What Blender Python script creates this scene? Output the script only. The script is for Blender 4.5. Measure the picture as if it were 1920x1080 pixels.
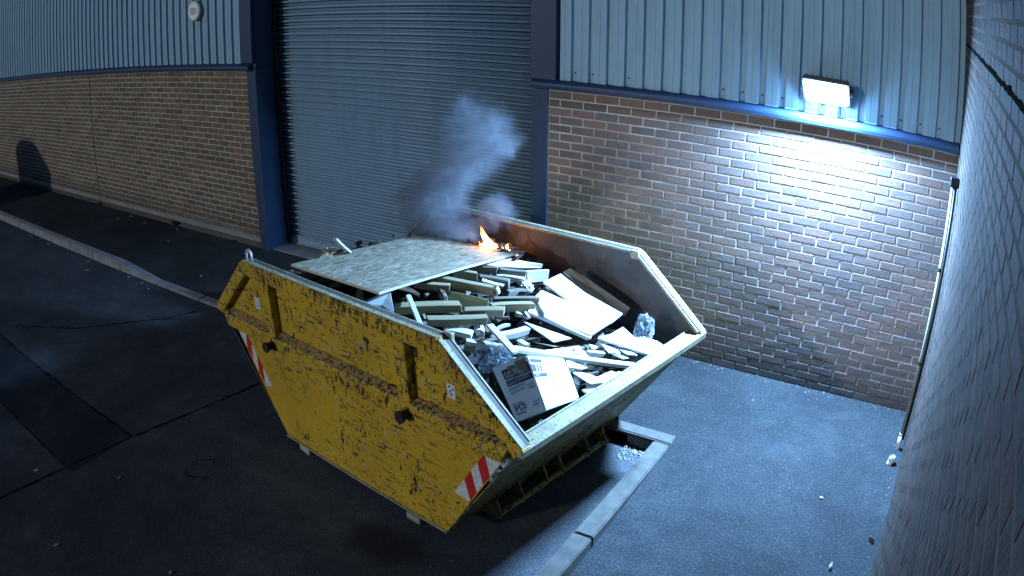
import bpy, bmesh, math, random
import numpy as np
from mathutils import Vector, Matrix
R = math.radians
SC = bpy.context.scene
COL = SC.collection
for _o in list(bpy.data.objects):
    bpy.data.objects.remove(_o)

# ------------------------------------------------------------------ camera (wide CCTV lens, r -> angle polynomial)
CAM_POS = Vector((-0.26719261, -6.13052346, 3.33823286))
CAM_ROT = Matrix(((0.855200968, -0.204430468, 0.476276692),
                  (0.518295958, 0.335937076, -0.786457615),
                  (0.000776899, 0.919431599, 0.393249198)))
cam_data = bpy.data.cameras.new('camera')
cam_data.type = 'PANO'
cam_data.panorama_type = 'FISHEYE_LENS_POLYNOMIAL'
cam_data.sensor_fit = 'HORIZONTAL'
cam_data.sensor_width = 36.0
cam_data.sensor_height = 20.25
cam_data.fisheye_fov = math.pi
K1, K3, K4 = 0.64486249, -0.03014265, 0.06039178
cam_data.fisheye_polynomial_k0 = 0.0
cam_data.fisheye_polynomial_k1 = -K1 / 18.0
cam_data.fisheye_polynomial_k2 = 0.0
cam_data.fisheye_polynomial_k3 = -K3 / 18.0 ** 3
cam_data.fisheye_polynomial_k4 = -K4 / 18.0 ** 4
cam_data.clip_start = 0.02
cam_data.clip_end = 400.0
cam = bpy.data.objects.new('camera', cam_data)
COL.objects.link(cam)
cam.matrix_world = Matrix.Translation(CAM_POS) @ CAM_ROT.to_4x4()
SC.camera = cam

# ------------------------------------------------------------------ night sky, moon-low key light from the front left, exposure
LIGHT_DIR = Vector((0.40, 0.88, -0.28)).normalized()       # the way the light travels
SUN_ELEV = math.asin(-LIGHT_DIR.z)
SUN_ROT = math.atan2(-LIGHT_DIR.x, -LIGHT_DIR.y)
SKY_STRENGTH = 0.055
SUN_STRENGTH = 1.0
LAMP_STRENGTH = 5900.0
world = bpy.data.worlds.new('World')
SC.world = world
world.use_nodes = True
wn = world.node_tree.nodes
wl = world.node_tree.links
bg = wn['Background']
sky = wn.new('ShaderNodeTexSky')
sky.sky_type = 'NISHITA'
sky.sun_disc = False
sky.sun_elevation = SUN_ELEV
sky.sun_rotation = SUN_ROT
sky.air_density = 1.0
sky.dust_density = 0.3
sky.ozone_density = 8.0
wl.new(sky.outputs[0], bg.inputs['Color'])
bg.inputs['Strength'].default_value = SKY_STRENGTH
sun_data = bpy.data.lights.new('sun', 'SUN')
sun_data.energy = SUN_STRENGTH
sun_data.angle = R(2.2)
sun_data.color = (0.93, 0.97, 1.0)
sun = bpy.data.objects.new('sun', sun_data)
COL.objects.link(sun)
sun.rotation_euler = LIGHT_DIR.to_track_quat('-Z', 'Y').to_euler()
SC.view_settings.view_transform = 'Standard'
SC.view_settings.look = 'None'
SC.view_settings.exposure = 0.0
SC.view_settings.gamma = 1.0
SC.view_settings.use_curve_mapping = False
SC.cycles.use_denoising = True
SC.cycles.sample_clamp_indirect = 6.0
SC.cycles.volume_step_rate = 0.35
SC.cycles.volume_max_steps = 256
SC.cycles.volume_bounces = 1
SC.cycles.max_bounces = 8
SC.cycles.transparent_max_bounces = 16

# ------------------------------------------------------------------ helpers: objects
def tag(o, label=None, cat=None, group=None, kind=None):
    if label: o['label'] = label
    if cat: o['category'] = cat
    if group: o['group'] = group
    if kind: o['kind'] = kind
    return o

def empty(name, loc=(0, 0, 0), label=None, cat=None, group=None, mat=None):
    o = bpy.data.objects.new(name, None)
    o.empty_display_size = 0.1
    COL.objects.link(o)
    if mat is not None: o.matrix_world = mat
    else: o.location = loc
    return tag(o, label, cat, group)

class MB:
    """collects polygons, links them as one mesh object"""
    def __init__(s): s.v, s.f = [], []
    def poly(s, vs, fs):
        n = len(s.v)
        s.v += [tuple(map(float, v)) for v in vs]
        s.f += [tuple(i + n for i in f) for f in fs]
        return s
    def box(s, x0, x1, y0, y1, z0, z1):
        return s.hexa([(x0, y0, z0), (x1, y0, z0), (x1, y1, z0), (x0, y1, z0), (x0, y0, z1), (x1, y0, z1), (x1, y1, z1), (x0, y1, z1)])
    def hexa(s, c):
        return s.poly(c, [(0, 3, 2, 1), (4, 5, 6, 7), (0, 1, 5, 4), (1, 2, 6, 5), (2, 3, 7, 6), (3, 0, 4, 7)])
    def prism(s, a, b):
        """two matching rings a, b joined into a closed solid"""
        n = len(a)
        return s.poly(list(a) + list(b), [tuple(range(n))[::-1], tuple(range(n, 2 * n))] + [(i, (i + 1) % n, n + (i + 1) % n, n + i) for i in range(n)])
    def tube(s, pts, rad, n=10, cap=True):
        pts = [Vector(p) for p in pts]
        rs = rad if isinstance(rad, (list, tuple)) else [rad] * len(pts)
        base = len(s.v)
        t0 = (pts[1] - pts[0]).normalized()
        up = Vector((0, 0, 1)) if abs(t0.z) < 0.9 else Vector((1, 0, 0))
        u = t0.cross(up).normalized()
        for i, p in enumerate(pts):
            t = (pts[min(i + 1, len(pts) - 1)] - pts[max(i - 1, 0)]).normalized()
            u = (u - t * u.dot(t)).normalized()
            w = t.cross(u)
            for k in range(n):
                a = 2 * math.pi * k / n
                s.v.append(tuple(p + (u * math.cos(a) + w * math.sin(a)) * rs[i]))
        for i in range(len(pts) - 1):
            for k in range(n):
                a, b = base + i * n + k, base + i * n + (k + 1) % n
                s.f.append((a, b, b + n, a + n))
        if cap:
            s.f.append(tuple(range(base, base + n))[::-1])
            e = base + (len(pts) - 1) * n
            s.f.append(tuple(range(e, e + n)))
        return s
    def mesh(s, name, smooth=False):
        m = bpy.data.meshes.new(name)
        m.from_pydata(s.v, [], s.f)
        bm = bmesh.new(); bm.from_mesh(m)
        bmesh.ops.recalc_face_normals(bm, faces=bm.faces)
        bm.to_mesh(m); bm.free()
        if smooth:
            m.polygons.foreach_set('use_smooth', [True] * len(m.polygons))
        m.update()
        return m
    def build(s, name, mat, parent=None, smooth=False, bevel=0.0, kind=None, seg=1):
        m = s.mesh(name, smooth)
        if bevel > 0:
            bm = bmesh.new(); bm.from_mesh(m)
            bmesh.ops.bevel(bm, geom=list(bm.edges), offset=bevel, segments=seg, affect='EDGES', clamp_overlap=True)
            bm.to_mesh(m); bm.free()
        m.materials.append(mat)
        o = bpy.data.objects.new(name, m)
        COL.objects.link(o)
        if parent: o.parent = parent
        if kind: o['kind'] = kind
        return o

def put(name, mesh, parent=None, mat=None, kind=None):
    o = bpy.data.objects.new(name, mesh)
    COL.objects.link(o)
    if parent: o.parent = parent
    if mat is not None: o.matrix_local = mat
    if kind: o['kind'] = kind
    return o

def copy_tree(o, parent=None):
    c = o.copy(); COL.objects.link(c)
    if parent: c.parent = parent
    for ch in list(o.children): copy_tree(ch, c)
    return c

# ------------------------------------------------------------------ helpers: materials
class NT:
    def __init__(s, name):
        s.m = bpy.data.materials.new(name); s.m.use_nodes = True
        s.t = s.m.node_tree; s.n = s.t.nodes; s.l = s.t.links
        s.b = s.n['Principled BSDF']; s.out = s.n['Material Output']
        s.tc = s.n.new('ShaderNodeTexCoord')
    def link(s, a, b): s.l.new(a, b)
    def setin(s, node, key, v):
        if v is None: return
        if hasattr(v, 'links') or isinstance(v, bpy.types.NodeSocket): s.l.new(v, node.inputs[key])
        else:
            i = node.inputs[key]
            i.default_value = (*v, 1.0) if isinstance(v, (tuple, list)) and len(v) == 3 and i.type == 'RGBA' else v
    def map(s, scale=(1, 1, 1), rot=(0, 0, 0), loc=(0, 0, 0), co='Object'):
        n = s.n.new('ShaderNodeMapping')
        s.l.new(s.tc.outputs[co] if isinstance(co, str) else co, n.inputs['Vector'])
        n.inputs['Scale'].default_value = scale; n.inputs['Rotation'].default_value = rot; n.inputs['Location'].default_value = loc
        return n.outputs[0]
    def noise(s, scale=5, detail=4, rough=0.55, vec=None, dist=0.0, col=False):
        n = s.n.new('ShaderNodeTexNoise')
        s.l.new(vec if vec is not None else s.tc.outputs['Object'], n.inputs['Vector'])
        n.inputs['Scale'].default_value = scale; n.inputs['Detail'].default_value = detail
        n.inputs['Roughness'].default_value = rough; n.inputs['Distortion'].default_value = dist
        return n.outputs['Color' if col else 'Fac']
    def voro(s, scale=5, vec=None, out='Distance', feat='F1', rnd=1.0):
        n = s.n.new('ShaderNodeTexVoronoi'); n.feature = feat
        s.l.new(vec if vec is not None else s.tc.outputs['Object'], n.inputs['Vector'])
        n.inputs['Scale'].default_value = scale; n.inputs['Randomness'].default_value = rnd
        return n.outputs[out]
    def ramp(s, fac, stops, interp='LINEAR'):
        n = s.n.new('ShaderNodeValToRGB'); s.l.new(fac, n.inputs[0])
        cr = n.color_ramp; cr.interpolation = interp
        while len(cr.elements) < len(stops): cr.elements.new(0.5)
        for e, (p, c) in zip(cr.elements, stops):
            e.position = p
            e.color = (c, c, c, 1) if isinstance(c, (int, float)) else (*c, 1)
        return n.outputs['Color']
    def math(s, op, a, b=None, clamp=False):
        n = s.n.new('ShaderNodeMath'); n.operation = op; n.use_clamp = clamp
        for i, v in enumerate((a, b)):
            if v is None: continue
            if isinstance(v, (int, float)): n.inputs[i].default_value = v
            else: s.l.new(v, n.inputs[i])
        return n.outputs[0]
    def mix(s, fac, a, b, mode='MIX'):
        n = s.n.new('ShaderNodeMix'); n.data_type = 'RGBA'; n.blend_type = mode
        for k, v in ((0, fac), (6, a), (7, b)):
            if isinstance(v, (int, float)): n.inputs[k].default_value = v if k == 0 else (v, v, v, 1)
            elif isinstance(v, (tuple, list)): n.inputs[k].default_value = (*v, 1)
            else: s.l.new(v, n.inputs[k])
        return n.outputs[2]
    def bump(s, h, strength=0.3, dist=0.01, prev=None):
        n = s.n.new('ShaderNodeBump'); n.inputs['Strength'].default_value = strength; n.inputs['Distance'].default_value = dist
        s.l.new(h, n.inputs['Height'])
        if prev is not None: s.l.new(prev, n.inputs['Normal'])
        return n.outputs[0]
    def sep(s, v):
        n = s.n.new('ShaderNodeSeparateXYZ'); s.l.new(v, n.inputs[0]); return n.outputs
    def rand(s):
        return s.n.new('ShaderNodeObjectInfo').outputs['Random']
    def island(s):
        return s.n.new('ShaderNodeNewGeometry').outputs['Random Per Island']
    def fin(s, col=None, rough=0.8, normal=None, metal=0.0, spec=0.3, alpha=None):
        s.setin(s.b, 'Base Color', col); s.setin(s.b, 'Roughness', rough); s.setin(s.b, 'Metallic', metal)
        s.setin(s.b, 'Specular IOR Level', spec)
        if normal is not None: s.l.new(normal, s.b.inputs['Normal'])
        if alpha is not None: s.setin(s.b, 'Alpha', alpha)
        return s.m

def plain(name, col, rough=0.6, metal=0.0, var=0.15, scale=14.0, spec=0.3):
    t = NT(name)
    n = t.noise(scale, 4, 0.6)
    f = t.ramp(n, [(0.3, 1 - var), (0.7, 1 + var * 0.4)])
    c = t.mix(1.0, col, f, 'MULTIPLY')
    return t.fin(c, rough, t.bump(n, 0.15, 0.004), metal, spec)

M = {}
def asphalt(name, base, chip, size, chipamt, bumpd):
    t = NT(name)
    big = t.noise(0.8, 6, 0.68, dist=0.4); mid = t.noise(5, 5, 0.65); fine = t.noise(70, 3, 0.6)
    cell = t.voro(size, out='Color'); cd = t.voro(size)
    cellv = t.sep(cell)[0]
    c = t.mix(t.ramp(big, [(0.35, 0.0), (0.65, 1.0)]), tuple(b * 0.62 for b in base), tuple(b * 1.3 for b in base))
    c = t.mix(t.ramp(mid, [(0.4, 0.0), (0.62, 0.55)]), c, tuple(b * 0.62 for b in base))
    c = t.mix(t.math('MULTIPLY', t.ramp(cellv, [(1 - chipamt, 0.0), (1 - chipamt * 0.4, 1.0)]), t.ramp(cd, [(0.15, 1.0), (0.5, 0.0)])), c, chip)
    c = t.mix(t.ramp(fine, [(0.3, 0.35), (0.7, 0.0)]), c, 0.01)
    grain = t.ramp(t.noise(size * 0.75, 4, 0.75), [(0.30, 0.35), (0.48, 0.95), (0.70, 1.55)])
    c = t.mix(1.0, c, grain, 'MULTIPLY')
    h = t.math('SUBTRACT', t.math('MULTIPLY', cellv, 0.7), cd)
    return t.fin(c, 0.9, t.bump(mid, 0.12, 0.02, t.bump(h, 0.6, bumpd)), spec=0.06)
M['road'] = asphalt('road_asphalt', (0.076, 0.083, 0.090), (0.19, 0.195, 0.20), 110, 0.10, 0.004)
M['apron'] = asphalt('apron_asphalt', (0.036, 0.041, 0.044), (0.085, 0.09, 0.094), 78, 0.12, 0.006)
M['patch'] = asphalt('trench_asphalt', (0.038, 0.044, 0.054), (0.08, 0.08, 0.08), 130, 0.06, 0.003)
M['pavement'] = asphalt('pavement_asphalt', (0.040, 0.042, 0.042), (0.10, 0.10, 0.09), 100, 0.08, 0.004)
M['crack'] = plain('crack_dirt', (0.008, 0.008, 0.008), 0.95, spec=0.0)

def concrete(name, a, b, sc=9):
    t = NT(name)
    n1 = t.noise(sc, 6, 0.65); n2 = t.noise(120, 2, 0.5); n3 = t.noise(2.2, 4, 0.6)
    c = t.mix(t.ramp(n1, [(0.3, 0.0), (0.7, 1.0)]), a, b)
    c = t.mix(t.ramp(n3, [(0.45, 0.0), (0.7, 0.5)]), c, tuple(x * 0.55 for x in a))
    return t.fin(c, 0.9, t.bump(n2, 0.35, 0.002, t.bump(n1, 0.3, 0.006)))
M['kerb'] = concrete('kerb_concrete', (0.056, 0.053, 0.046), (0.105, 0.098, 0.084))
M['kerb_dark'] = concrete('old_kerb_concrete', (0.18, 0.18, 0.175), (0.28, 0.28, 0.27))
M['slab'] = concrete('threshold_concrete', (0.13, 0.13, 0.125), (0.2, 0.2, 0.19))

def brick_mat(name, cols, per_object, soot=None):
    t = NT(name)
    r = t.rand() if per_object else t.island()
    c = t.ramp(r, [(i / (len(cols) - 1) if len(cols) > 1 else 0, k) for i, k in enumerate(cols)], 'LINEAR')
    r2 = t.math('FRACT', t.math('MULTIPLY', r, 37.7))
    v = t.ramp(r2, [(0.0, 0.82), (1.0, 1.12)])
    c = t.mix(1.0, c, v, 'MULTIPLY')
    geo = t.n.new('ShaderNodeNewGeometry').outputs['Position']
    sp = t.noise(60, 5, 0.7, geo); st = t.noise(9, 4, 0.6, geo)
    c = t.mix(t.ramp(sp, [(0.56, 0.0), (0.68, 0.6)]), c, (0.05, 0.045, 0.045))
    c = t.mix(t.ramp(st, [(0.4, 0.0), (0.75, 0.35)]), c, (0.11, 0.09, 0.08))
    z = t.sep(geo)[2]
    dirt_dark = t.math('MULTIPLY', t.ramp(t.math('ADD', z, t.math('MULTIPLY', st, 0.25)), [(0.10, 1.0), (0.62, 0.0)]), 0.78)  # dirt at the wall foot, deepened to paint in the lamp's falloff
    c = t.mix(dirt_dark, c, (0.05, 0.047, 0.043))
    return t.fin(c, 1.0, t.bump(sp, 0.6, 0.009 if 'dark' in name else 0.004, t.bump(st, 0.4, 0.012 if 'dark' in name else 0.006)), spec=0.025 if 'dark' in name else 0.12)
RB = [(0.180, 0.116, 0.098), (0.165, 0.112, 0.098), (0.148, 0.110, 0.100), (0.160, 0.120, 0.104), (0.195, 0.120, 0.098), (0.154, 0.114, 0.103), (0.140, 0.110, 0.104)]
LB = [(0.185, 0.130, 0.076), (0.140, 0.106, 0.068), (0.118, 0.096, 0.068), (0.185, 0.114, 0.070), (0.150, 0.118, 0.076)]
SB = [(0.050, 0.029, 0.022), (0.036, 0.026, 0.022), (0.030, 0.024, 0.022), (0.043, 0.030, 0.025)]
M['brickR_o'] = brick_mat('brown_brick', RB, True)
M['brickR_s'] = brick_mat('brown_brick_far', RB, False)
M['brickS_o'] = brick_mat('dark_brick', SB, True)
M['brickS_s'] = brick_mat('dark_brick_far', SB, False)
M['brickL_o'] = brick_mat('buff_brick', LB, True)
M['brickL_s'] = brick_mat('buff_brick_far', LB, False)
PB = [(0.19, 0.185, 0.16), (0.16, 0.155, 0.14), (0.21, 0.2, 0.175)]
M['plinth'] = brick_mat('grey_plinth_brick', PB, True)
def mortar(name, a):
    t = NT(name)
    geo = t.n.new('ShaderNodeNewGeometry').outputs['Position']
    n = t.noise(30, 5, 0.65, geo); n2 = t.noise(3, 4, 0.6, geo)
    c = t.mix(t.ramp(n, [(0.35, 0.0), (0.65, 1.0)]), tuple(x * 0.75 for x in a), a)
    c = t.mix(t.ramp(n2, [(0.45, 0.0), (0.75, 0.5)]), c, tuple(x * 0.5 for x in a))
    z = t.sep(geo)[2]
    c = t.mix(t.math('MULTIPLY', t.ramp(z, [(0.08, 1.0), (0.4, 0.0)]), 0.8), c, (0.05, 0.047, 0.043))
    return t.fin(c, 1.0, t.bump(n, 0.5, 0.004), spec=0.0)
M['mortarR'] = mortar('pale_mortar', (0.50, 0.485, 0.455))
M['mortarL'] = mortar('buff_mortar', (0.42, 0.40, 0.35))
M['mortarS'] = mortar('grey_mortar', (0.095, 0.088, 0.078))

def painted_metal(name, col, rough=0.5, dirt_dark=0.35, grime=(0.05, 0.05, 0.05), streak=True):
    t = NT(name)
    geo = t.n.new('ShaderNodeNewGeometry').outputs['Position']
    mp = t.map((6, 6, 0.5), co=geo)
    s = t.noise(2.2, 5, 0.6, mp); n = t.noise(5, 5, 0.6, geo)
    c = t.mix(t.math('MULTIPLY', t.ramp(s, [(0.45, 0.0), (0.75, 1.0)]), dirt_dark), col, grime)
    c = t.mix(t.ramp(n, [(0.45, 0.0), (0.8, dirt_dark * 0.5)]), c, tuple(x * 0.6 for x in col))
    return t.fin(c, rough, t.bump(n, 0.06, 0.01), spec=0.4)
M['clad'] = painted_metal('cladding_paint', (0.215, 0.345, 0.435), 0.5, 0.3, (0.10, 0.15, 0.19))
M['blue'] = painted_metal('blue_steel_paint', (0.015, 0.037, 0.084), 0.5, 0.4, (0.009, 0.018, 0.04))
M['shutter'] = painted_metal('shutter_steel', (0.205, 0.315, 0.42), 0.42, 0.35, (0.07, 0.12, 0.17))
M['black'] = plain('black_plastic', (0.012, 0.012, 0.014), 0.5)
M['dark_steel'] = plain('dark_steel', (0.03, 0.028, 0.027), 0.55, 0.3)
M['white'] = plain('white_plastic', (0.75, 0.75, 0.72), 0.5)
M['cream'] = plain('cream_paint', (0.26, 0.25, 0.19), 0.7)
M['housing'] = plain('lamp_housing', (0.10, 0.10, 0.11), 0.5, 0.4)
M['galv'] = plain('worn_galvanised', (0.42, 0.42, 0.40), 0.5, 0.6)

def emit(name, col, strength):
    t = NT(name)
    e = t.n.new('ShaderNodeEmission')
    e.inputs[0].default_value = (*col, 1); e.inputs[1].default_value = strength
    t.l.new(e.outputs[0], t.out.inputs[0])
    return t.m
LAMP_COLOR = (0.27, 0.55, 1.0)
M['lamp'] = emit('lens_spill_glow', LAMP_COLOR, 190.0)

def skip_paint(name, wear, base=(0.50, 0.318, 0.016)):
    t = NT(name)
    ob = t.tc.outputs['Object']
    big = t.noise(1.6, 4, 0.6, ob)
    mid = t.noise(6, 5, 0.65, ob)
    c = t.mix(t.ramp(big, [(0.35, 0.0), (0.7, 1.0)]), base, tuple(x * y for x, y in zip(base, (0.80, 0.74, 0.9))))
    c = t.mix(t.ramp(mid, [(0.5, 0.0), (0.8, 0.35)]), c, (0.33, 0.21, 0.03))
    def scratch(rot, sx, sz, lo, hi, seed):
        v = t.map((sx, 1, sz), (0, rot, 0), (seed, seed * 0.7, seed * 1.3), ob)
        v2 = t.n.new('ShaderNodeVectorMath'); v2.operation = 'ADD'
        t.l.new(v, v2.inputs[0])
        w = t.n.new('ShaderNodeVectorMath'); w.operation = 'SCALE'; w.inputs[3].default_value = 0.9
        t.l.new(t.noise(3.0, 3, 0.5, ob, col=True), w.inputs[0]); t.l.new(w.outputs[0], v2.inputs[1])
        return t.ramp(t.noise(1.0, 5, 0.72, v2.outputs[0]), [(lo, 0.0), (hi, 1.0)])
    zone = t.ramp(t.noise(1.15, 3, 0.5, t.map((1, 1, 1.3), loc=(3.1, 0.2, 1.7))), [(0.33, 0.2), (0.50, 1.0)])
    s1 = scratch(R(24), 7.0, 40, 0.64, 0.665, 1.0)
    s2 = scratch(R(-58), 6.0, 46, 0.60, 0.625, 5.0)
    s3 = scratch(R(78), 5.0, 52, 0.605, 0.63, 9.0)
    s4 = scratch(R(-20), 6.5, 42, 0.62, 0.645, 13.0)
    chips = t.ramp(t.noise(34, 4, 0.7, t.map((1, 1, 0.7))), [(0.60, 0.0), (0.62, 1.0)])
    pits = t.ramp(t.noise(12, 5, 0.75, t.map((1.2, 1, 0.6), loc=(7, 1, 2))), [(0.60, 0.0), (0.62, 1.0)])
    m = t.math('MAXIMUM', t.math('MAXIMUM', s1, s2), t.math('MAXIMUM', s3, s4))
    m = t.math('MULTIPLY', t.math('MAXIMUM', m, t.math('MAXIMUM', chips, pits)), zone)
    edge = t.ramp(t.math('ADD', t.noise(46, 5, 0.75, t.map((1, 1, 0.33), (0, R(25), 0))), t.math('MULTIPLY', t.math('SUBTRACT', t.noise(2.2, 3, 0.5, ob), 0.5), 0.35)), [(0.60 - wear * 0.16, 0.0), (0.63 - wear * 0.16, 1.0)])
    if wear > 0: m = t.math('MAXIMUM', m, edge)
    halo = t.ramp(t.noise(15, 4, 0.7, t.map((1, 1, 0.7))), [(0.56, 0.0), (0.68, 0.5)])
    c = t.mix(t.math('MULTIPLY', halo, zone), c, (0.42, 0.36, 0.22))
    c = t.mix(m, c, (0.022, 0.018, 0.013))
    rough = t.ramp(m, [(0.0, 0.48), (1.0, 0.8)])
    h = t.math('SUBTRACT', t.math('MULTIPLY', mid, 0.3), m)
    return t.fin(c, rough, t.bump(big, 0.45, 0.04, t.bump(h, 0.35, 0.003)), spec=0.35)
M['skip'] = skip_paint('yellow_skip_paint', 0.0)
M['skip_rail'] = skip_paint('scraped_rail_paint', 0.42)
M['skip_edge'] = skip_paint('worn_edge_paint', 0.20)
M['skip_end_shade'] = skip_paint('shaded_end_paint', 0.42, (0.24, 0.185, 0.035))  # scuffed yellow with the shade of the ends mixed into its base colour
M['skip_brown'] = skip_paint('grimy_rail_top', 0.36, (0.34, 0.225, 0.05))
def rim():
    t = NT('worn_rim')
    n = t.noise(18, 5, 0.7, t.map((1, 1, 1))); n2 = t.noise(60, 3, 0.6)
    c = t.mix(t.ramp(n, [(0.4, 0.0), (0.6, 1.0)]), (0.25, 0.215, 0.10), (0.34, 0.315, 0.235))
    c = t.mix(t.ramp(n2, [(0.54, 0.0), (0.62, 0.8)]), c, (0.07, 0.06, 0.05))
    c = t.mix(t.ramp(t.noise(9, 5, 0.75), [(0.50, 0.0), (0.60, 0.7)]), c, (0.15, 0.125, 0.075))
    return t.fin(c, 0.6, t.bump(n, 0.3, 0.004))
M['rim'] = rim()
def inner():
    t = NT('rusted_inside')
    n = t.noise(5, 6, 0.7); n2 = t.noise(26, 5, 0.7); st = t.noise(4, 5, 0.65, t.map((3, 3, 0.6)))
    c = t.mix(t.ramp(n, [(0.35, 0.0), (0.65, 1.0)]), (0.050, 0.044, 0.042), (0.11, 0.092, 0.082))
    c = t.mix(t.ramp(n2, [(0.62, 0.0), (0.72, 0.7)]), c, (0.22, 0.21, 0.2))
    c = t.mix(t.ramp(st, [(0.5, 0.0), (0.7, 0.5)]), c, (0.11, 0.075, 0.05))
    return t.fin(c, 0.75, t.bump(n2, 0.3, 0.004), 0.15)
M['inner'] = inner()

def wood(name, a, b, dark=0.3):
    t = NT(name)
    v = t.map((1.2, 14, 14))
    w = t.noise(3.0, 4, 0.6, v, 0.6); f = t.noise(9, 4, 0.7, t.map((0.6, 30, 30)))
    r = t.rand()
    c = t.mix(t.ramp(w, [(0.35, 0.0), (0.65, 1.0)]), a, b)
    c = t.mix(t.ramp(f, [(0.55, 0.0), (0.72, dark)]), c, tuple(x * 0.45 for x in a))
    c = t.mix(1.0, c, t.ramp(r, [(0.0, 0.75), (1.0, 1.15)]), 'MULTIPLY')
    return t.fin(c, 0.75, t.bump(f, 0.25, 0.002, t.bump(w, 0.2, 0.003)))
M['pine'] = wood('pine_timber', (0.27, 0.225, 0.130), (0.20, 0.165, 0.095))
M['olive'] = wood('treated_timber', (0.20, 0.175, 0.07), (0.15, 0.13, 0.055))
M['old_wood'] = wood('weathered_timber', (0.19, 0.165, 0.125), (0.12, 0.10, 0.075), 0.6)
M['white_wood'] = wood('white_painted_wood', (0.50, 0.48, 0.42), (0.43, 0.41, 0.35), 0.12)
def board(name, col, dirt_dark=0.2):
    t = NT(name)
    n = t.noise(4, 5, 0.6); n2 = t.noise(40, 3, 0.6)
    c = t.mix(t.ramp(n, [(0.45, 0.0), (0.75, dirt_dark)]), col, tuple(x * 0.55 for x in col))
    return t.fin(c, 0.6, t.bump(n2, 0.12, 0.001))
M['white_board'] = board('white_laminate', (0.76, 0.76, 0.74))
M['grey_board'] = board('grey_board_back', (0.50, 0.50, 0.49))
M['brown_card'] = board('brown_cardboard', (0.20, 0.135, 0.085), 0.5)
M['box_white'] = board('white_printed_card', (0.70, 0.69, 0.66), 0.15)
M['ink'] = plain('dark_blue_ink', (0.020, 0.026, 0.07), 0.6)
M['ink_light'] = plain('white_print', (0.6, 0.6, 0.6), 0.6)
M['ink_blue'] = plain('blue_ink', (0.012, 0.022, 0.14), 0.6)
M['red'] = plain('red_reflective', (0.42, 0.022, 0.018), 0.4)
M['refl'] = plain('white_reflective', (0.55, 0.56, 0.55), 0.4, var=0.4, scale=40)
M['sticker'] = plain('white_sticker', (0.62, 0.63, 0.62), 0.5)
def osb():
    t = NT('strand_board')
    base = t.noise(1.4, 3, 0.5, col=True)
    ad = t.n.new('ShaderNodeVectorMath'); ad.operation = 'ADD'
    sc = t.n.new('ShaderNodeVectorMath'); sc.operation = 'SCALE'; sc.inputs[3].default_value = 0.25
    t.l.new(base, sc.inputs[0])
    cols, hs = [], []
    for i, (rot, s) in enumerate(((R(8), 1.0), (R(-24), 1.15), (R(47), 0.9))):
        v = t.map((62 * s, 19 * s, 1), (0, 0, rot), (i * 3.3, i * 1.7, 0))
        cell = t.n.new('ShaderNodeTexVoronoi'); cell.inputs['Scale'].default_value = 1.0
        t.l.new(v, cell.inputs['Vector'])
        cols.append((t.sep(cell.outputs['Color'])[0], t.sep(cell.outputs['Color'])[1], cell.outputs['Distance']))
    pick = cols[0][1]
    v = t.mix(t.ramp(pick, [(0.45, 0.0), (0.47, 1.0)]), cols[0][0], cols[1][0])
    v = t.mix(t.ramp(cols[2][1], [(0.72, 0.0), (0.74, 1.0)]), v, cols[2][0])
    c = t.ramp(v, [(0.0, (0.07, 0.055, 0.036)), (0.10, (0.17, 0.142, 0.095)), (0.6, (0.225, 0.195, 0.135)), (1.0, (0.36, 0.325, 0.24))])
    grain = t.noise(8, 4, 0.7, t.map((60, 6, 1)))
    c = t.mix(t.ramp(grain, [(0.45, 0.0), (0.7, 0.3)]), c, (0.26, 0.2, 0.12))
    crack = t.ramp(t.noise(1.0, 4, 0.6, t.map((70, 16, 1), (0, 0, R(14)))), [(0.665, 0.0), (0.69, 1.0)])
    c = t.mix(crack, c, (0.06, 0.045, 0.03))
    # charring where the far end burns (a real burn mark on the board)
    o = t.sep(t.tc.outputs['Object'])
    d = t.math('ADD', o[1], t.math('MULTIPLY', t.math('SUBTRACT', t.noise(7, 5, 0.65), 0.5), 0.22))
    burn = t.ramp(d, [(0.50, 0.0), (0.60, 0.75), (0.66, 1.0)])
    c = t.mix(burn, c, (0.012, 0.010, 0.009))
    return t.fin(c, 0.7, t.bump(v, 0.5, 0.003))
M['osb'] = osb()
M['osb_edge'] = board('strand_board_edge', (0.40, 0.36, 0.28))
def rubble_mat():
    t = NT('mixed_rubble')
    r = t.island()
    n = t.noise(12, 5, 0.7)
    c = t.ramp(r, [(0.0, (0.03, 0.027, 0.024)), (0.3, (0.09, 0.075, 0.05)), (0.6, (0.05, 0.044, 0.034)), (0.85, (0.15, 0.12, 0.075)), (1.0, (0.20, 0.19, 0.16))], 'LINEAR')
    c = t.mix(t.ramp(n, [(0.45, 0.0), (0.7, 0.6)]), c, (0.035, 0.03, 0.025))
    return t.fin(c, 0.9, t.bump(n, 0.4, 0.01))
M['rubble'] = rubble_mat()
M['heap'] = plain('dark_heap', (0.05, 0.043, 0.034), 0.95, var=0.6, scale=20)
def plastic():
    t = NT('clear_crumpled_film')
    n = t.noise(22, 5, 0.7, dist=0.5); vo = t.voro(16, feat='DISTANCE_TO_EDGE')
    nm = t.bump(vo, 0.9, 0.02, t.bump(n, 0.8, 0.02))
    t.fin((0.20, 0.24, 0.28), 0.14, nm, spec=0.6)
    tr = t.n.new('ShaderNodeBsdfTransparent'); mx = t.n.new('ShaderNodeMixShader')
    lw = t.ramp(t.noise(11, 4, 0.7), [(0.35, 0.25), (0.65, 0.65)])
    t.l.new(lw, mx.inputs[0]); t.l.new(tr.outputs[0], mx.inputs[1]); t.l.new(t.b.outputs[0], mx.inputs[2])
    t.l.new(mx.outputs[0], t.out.inputs[0])
    return t.m
M['film'] = plastic()
M['paper'] = board('white_paper', (0.74, 0.75, 0.76), 0.1)
M['leaf'] = plain('weed_green', (0.05, 0.085, 0.03), 0.7, var=0.5)
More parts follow.
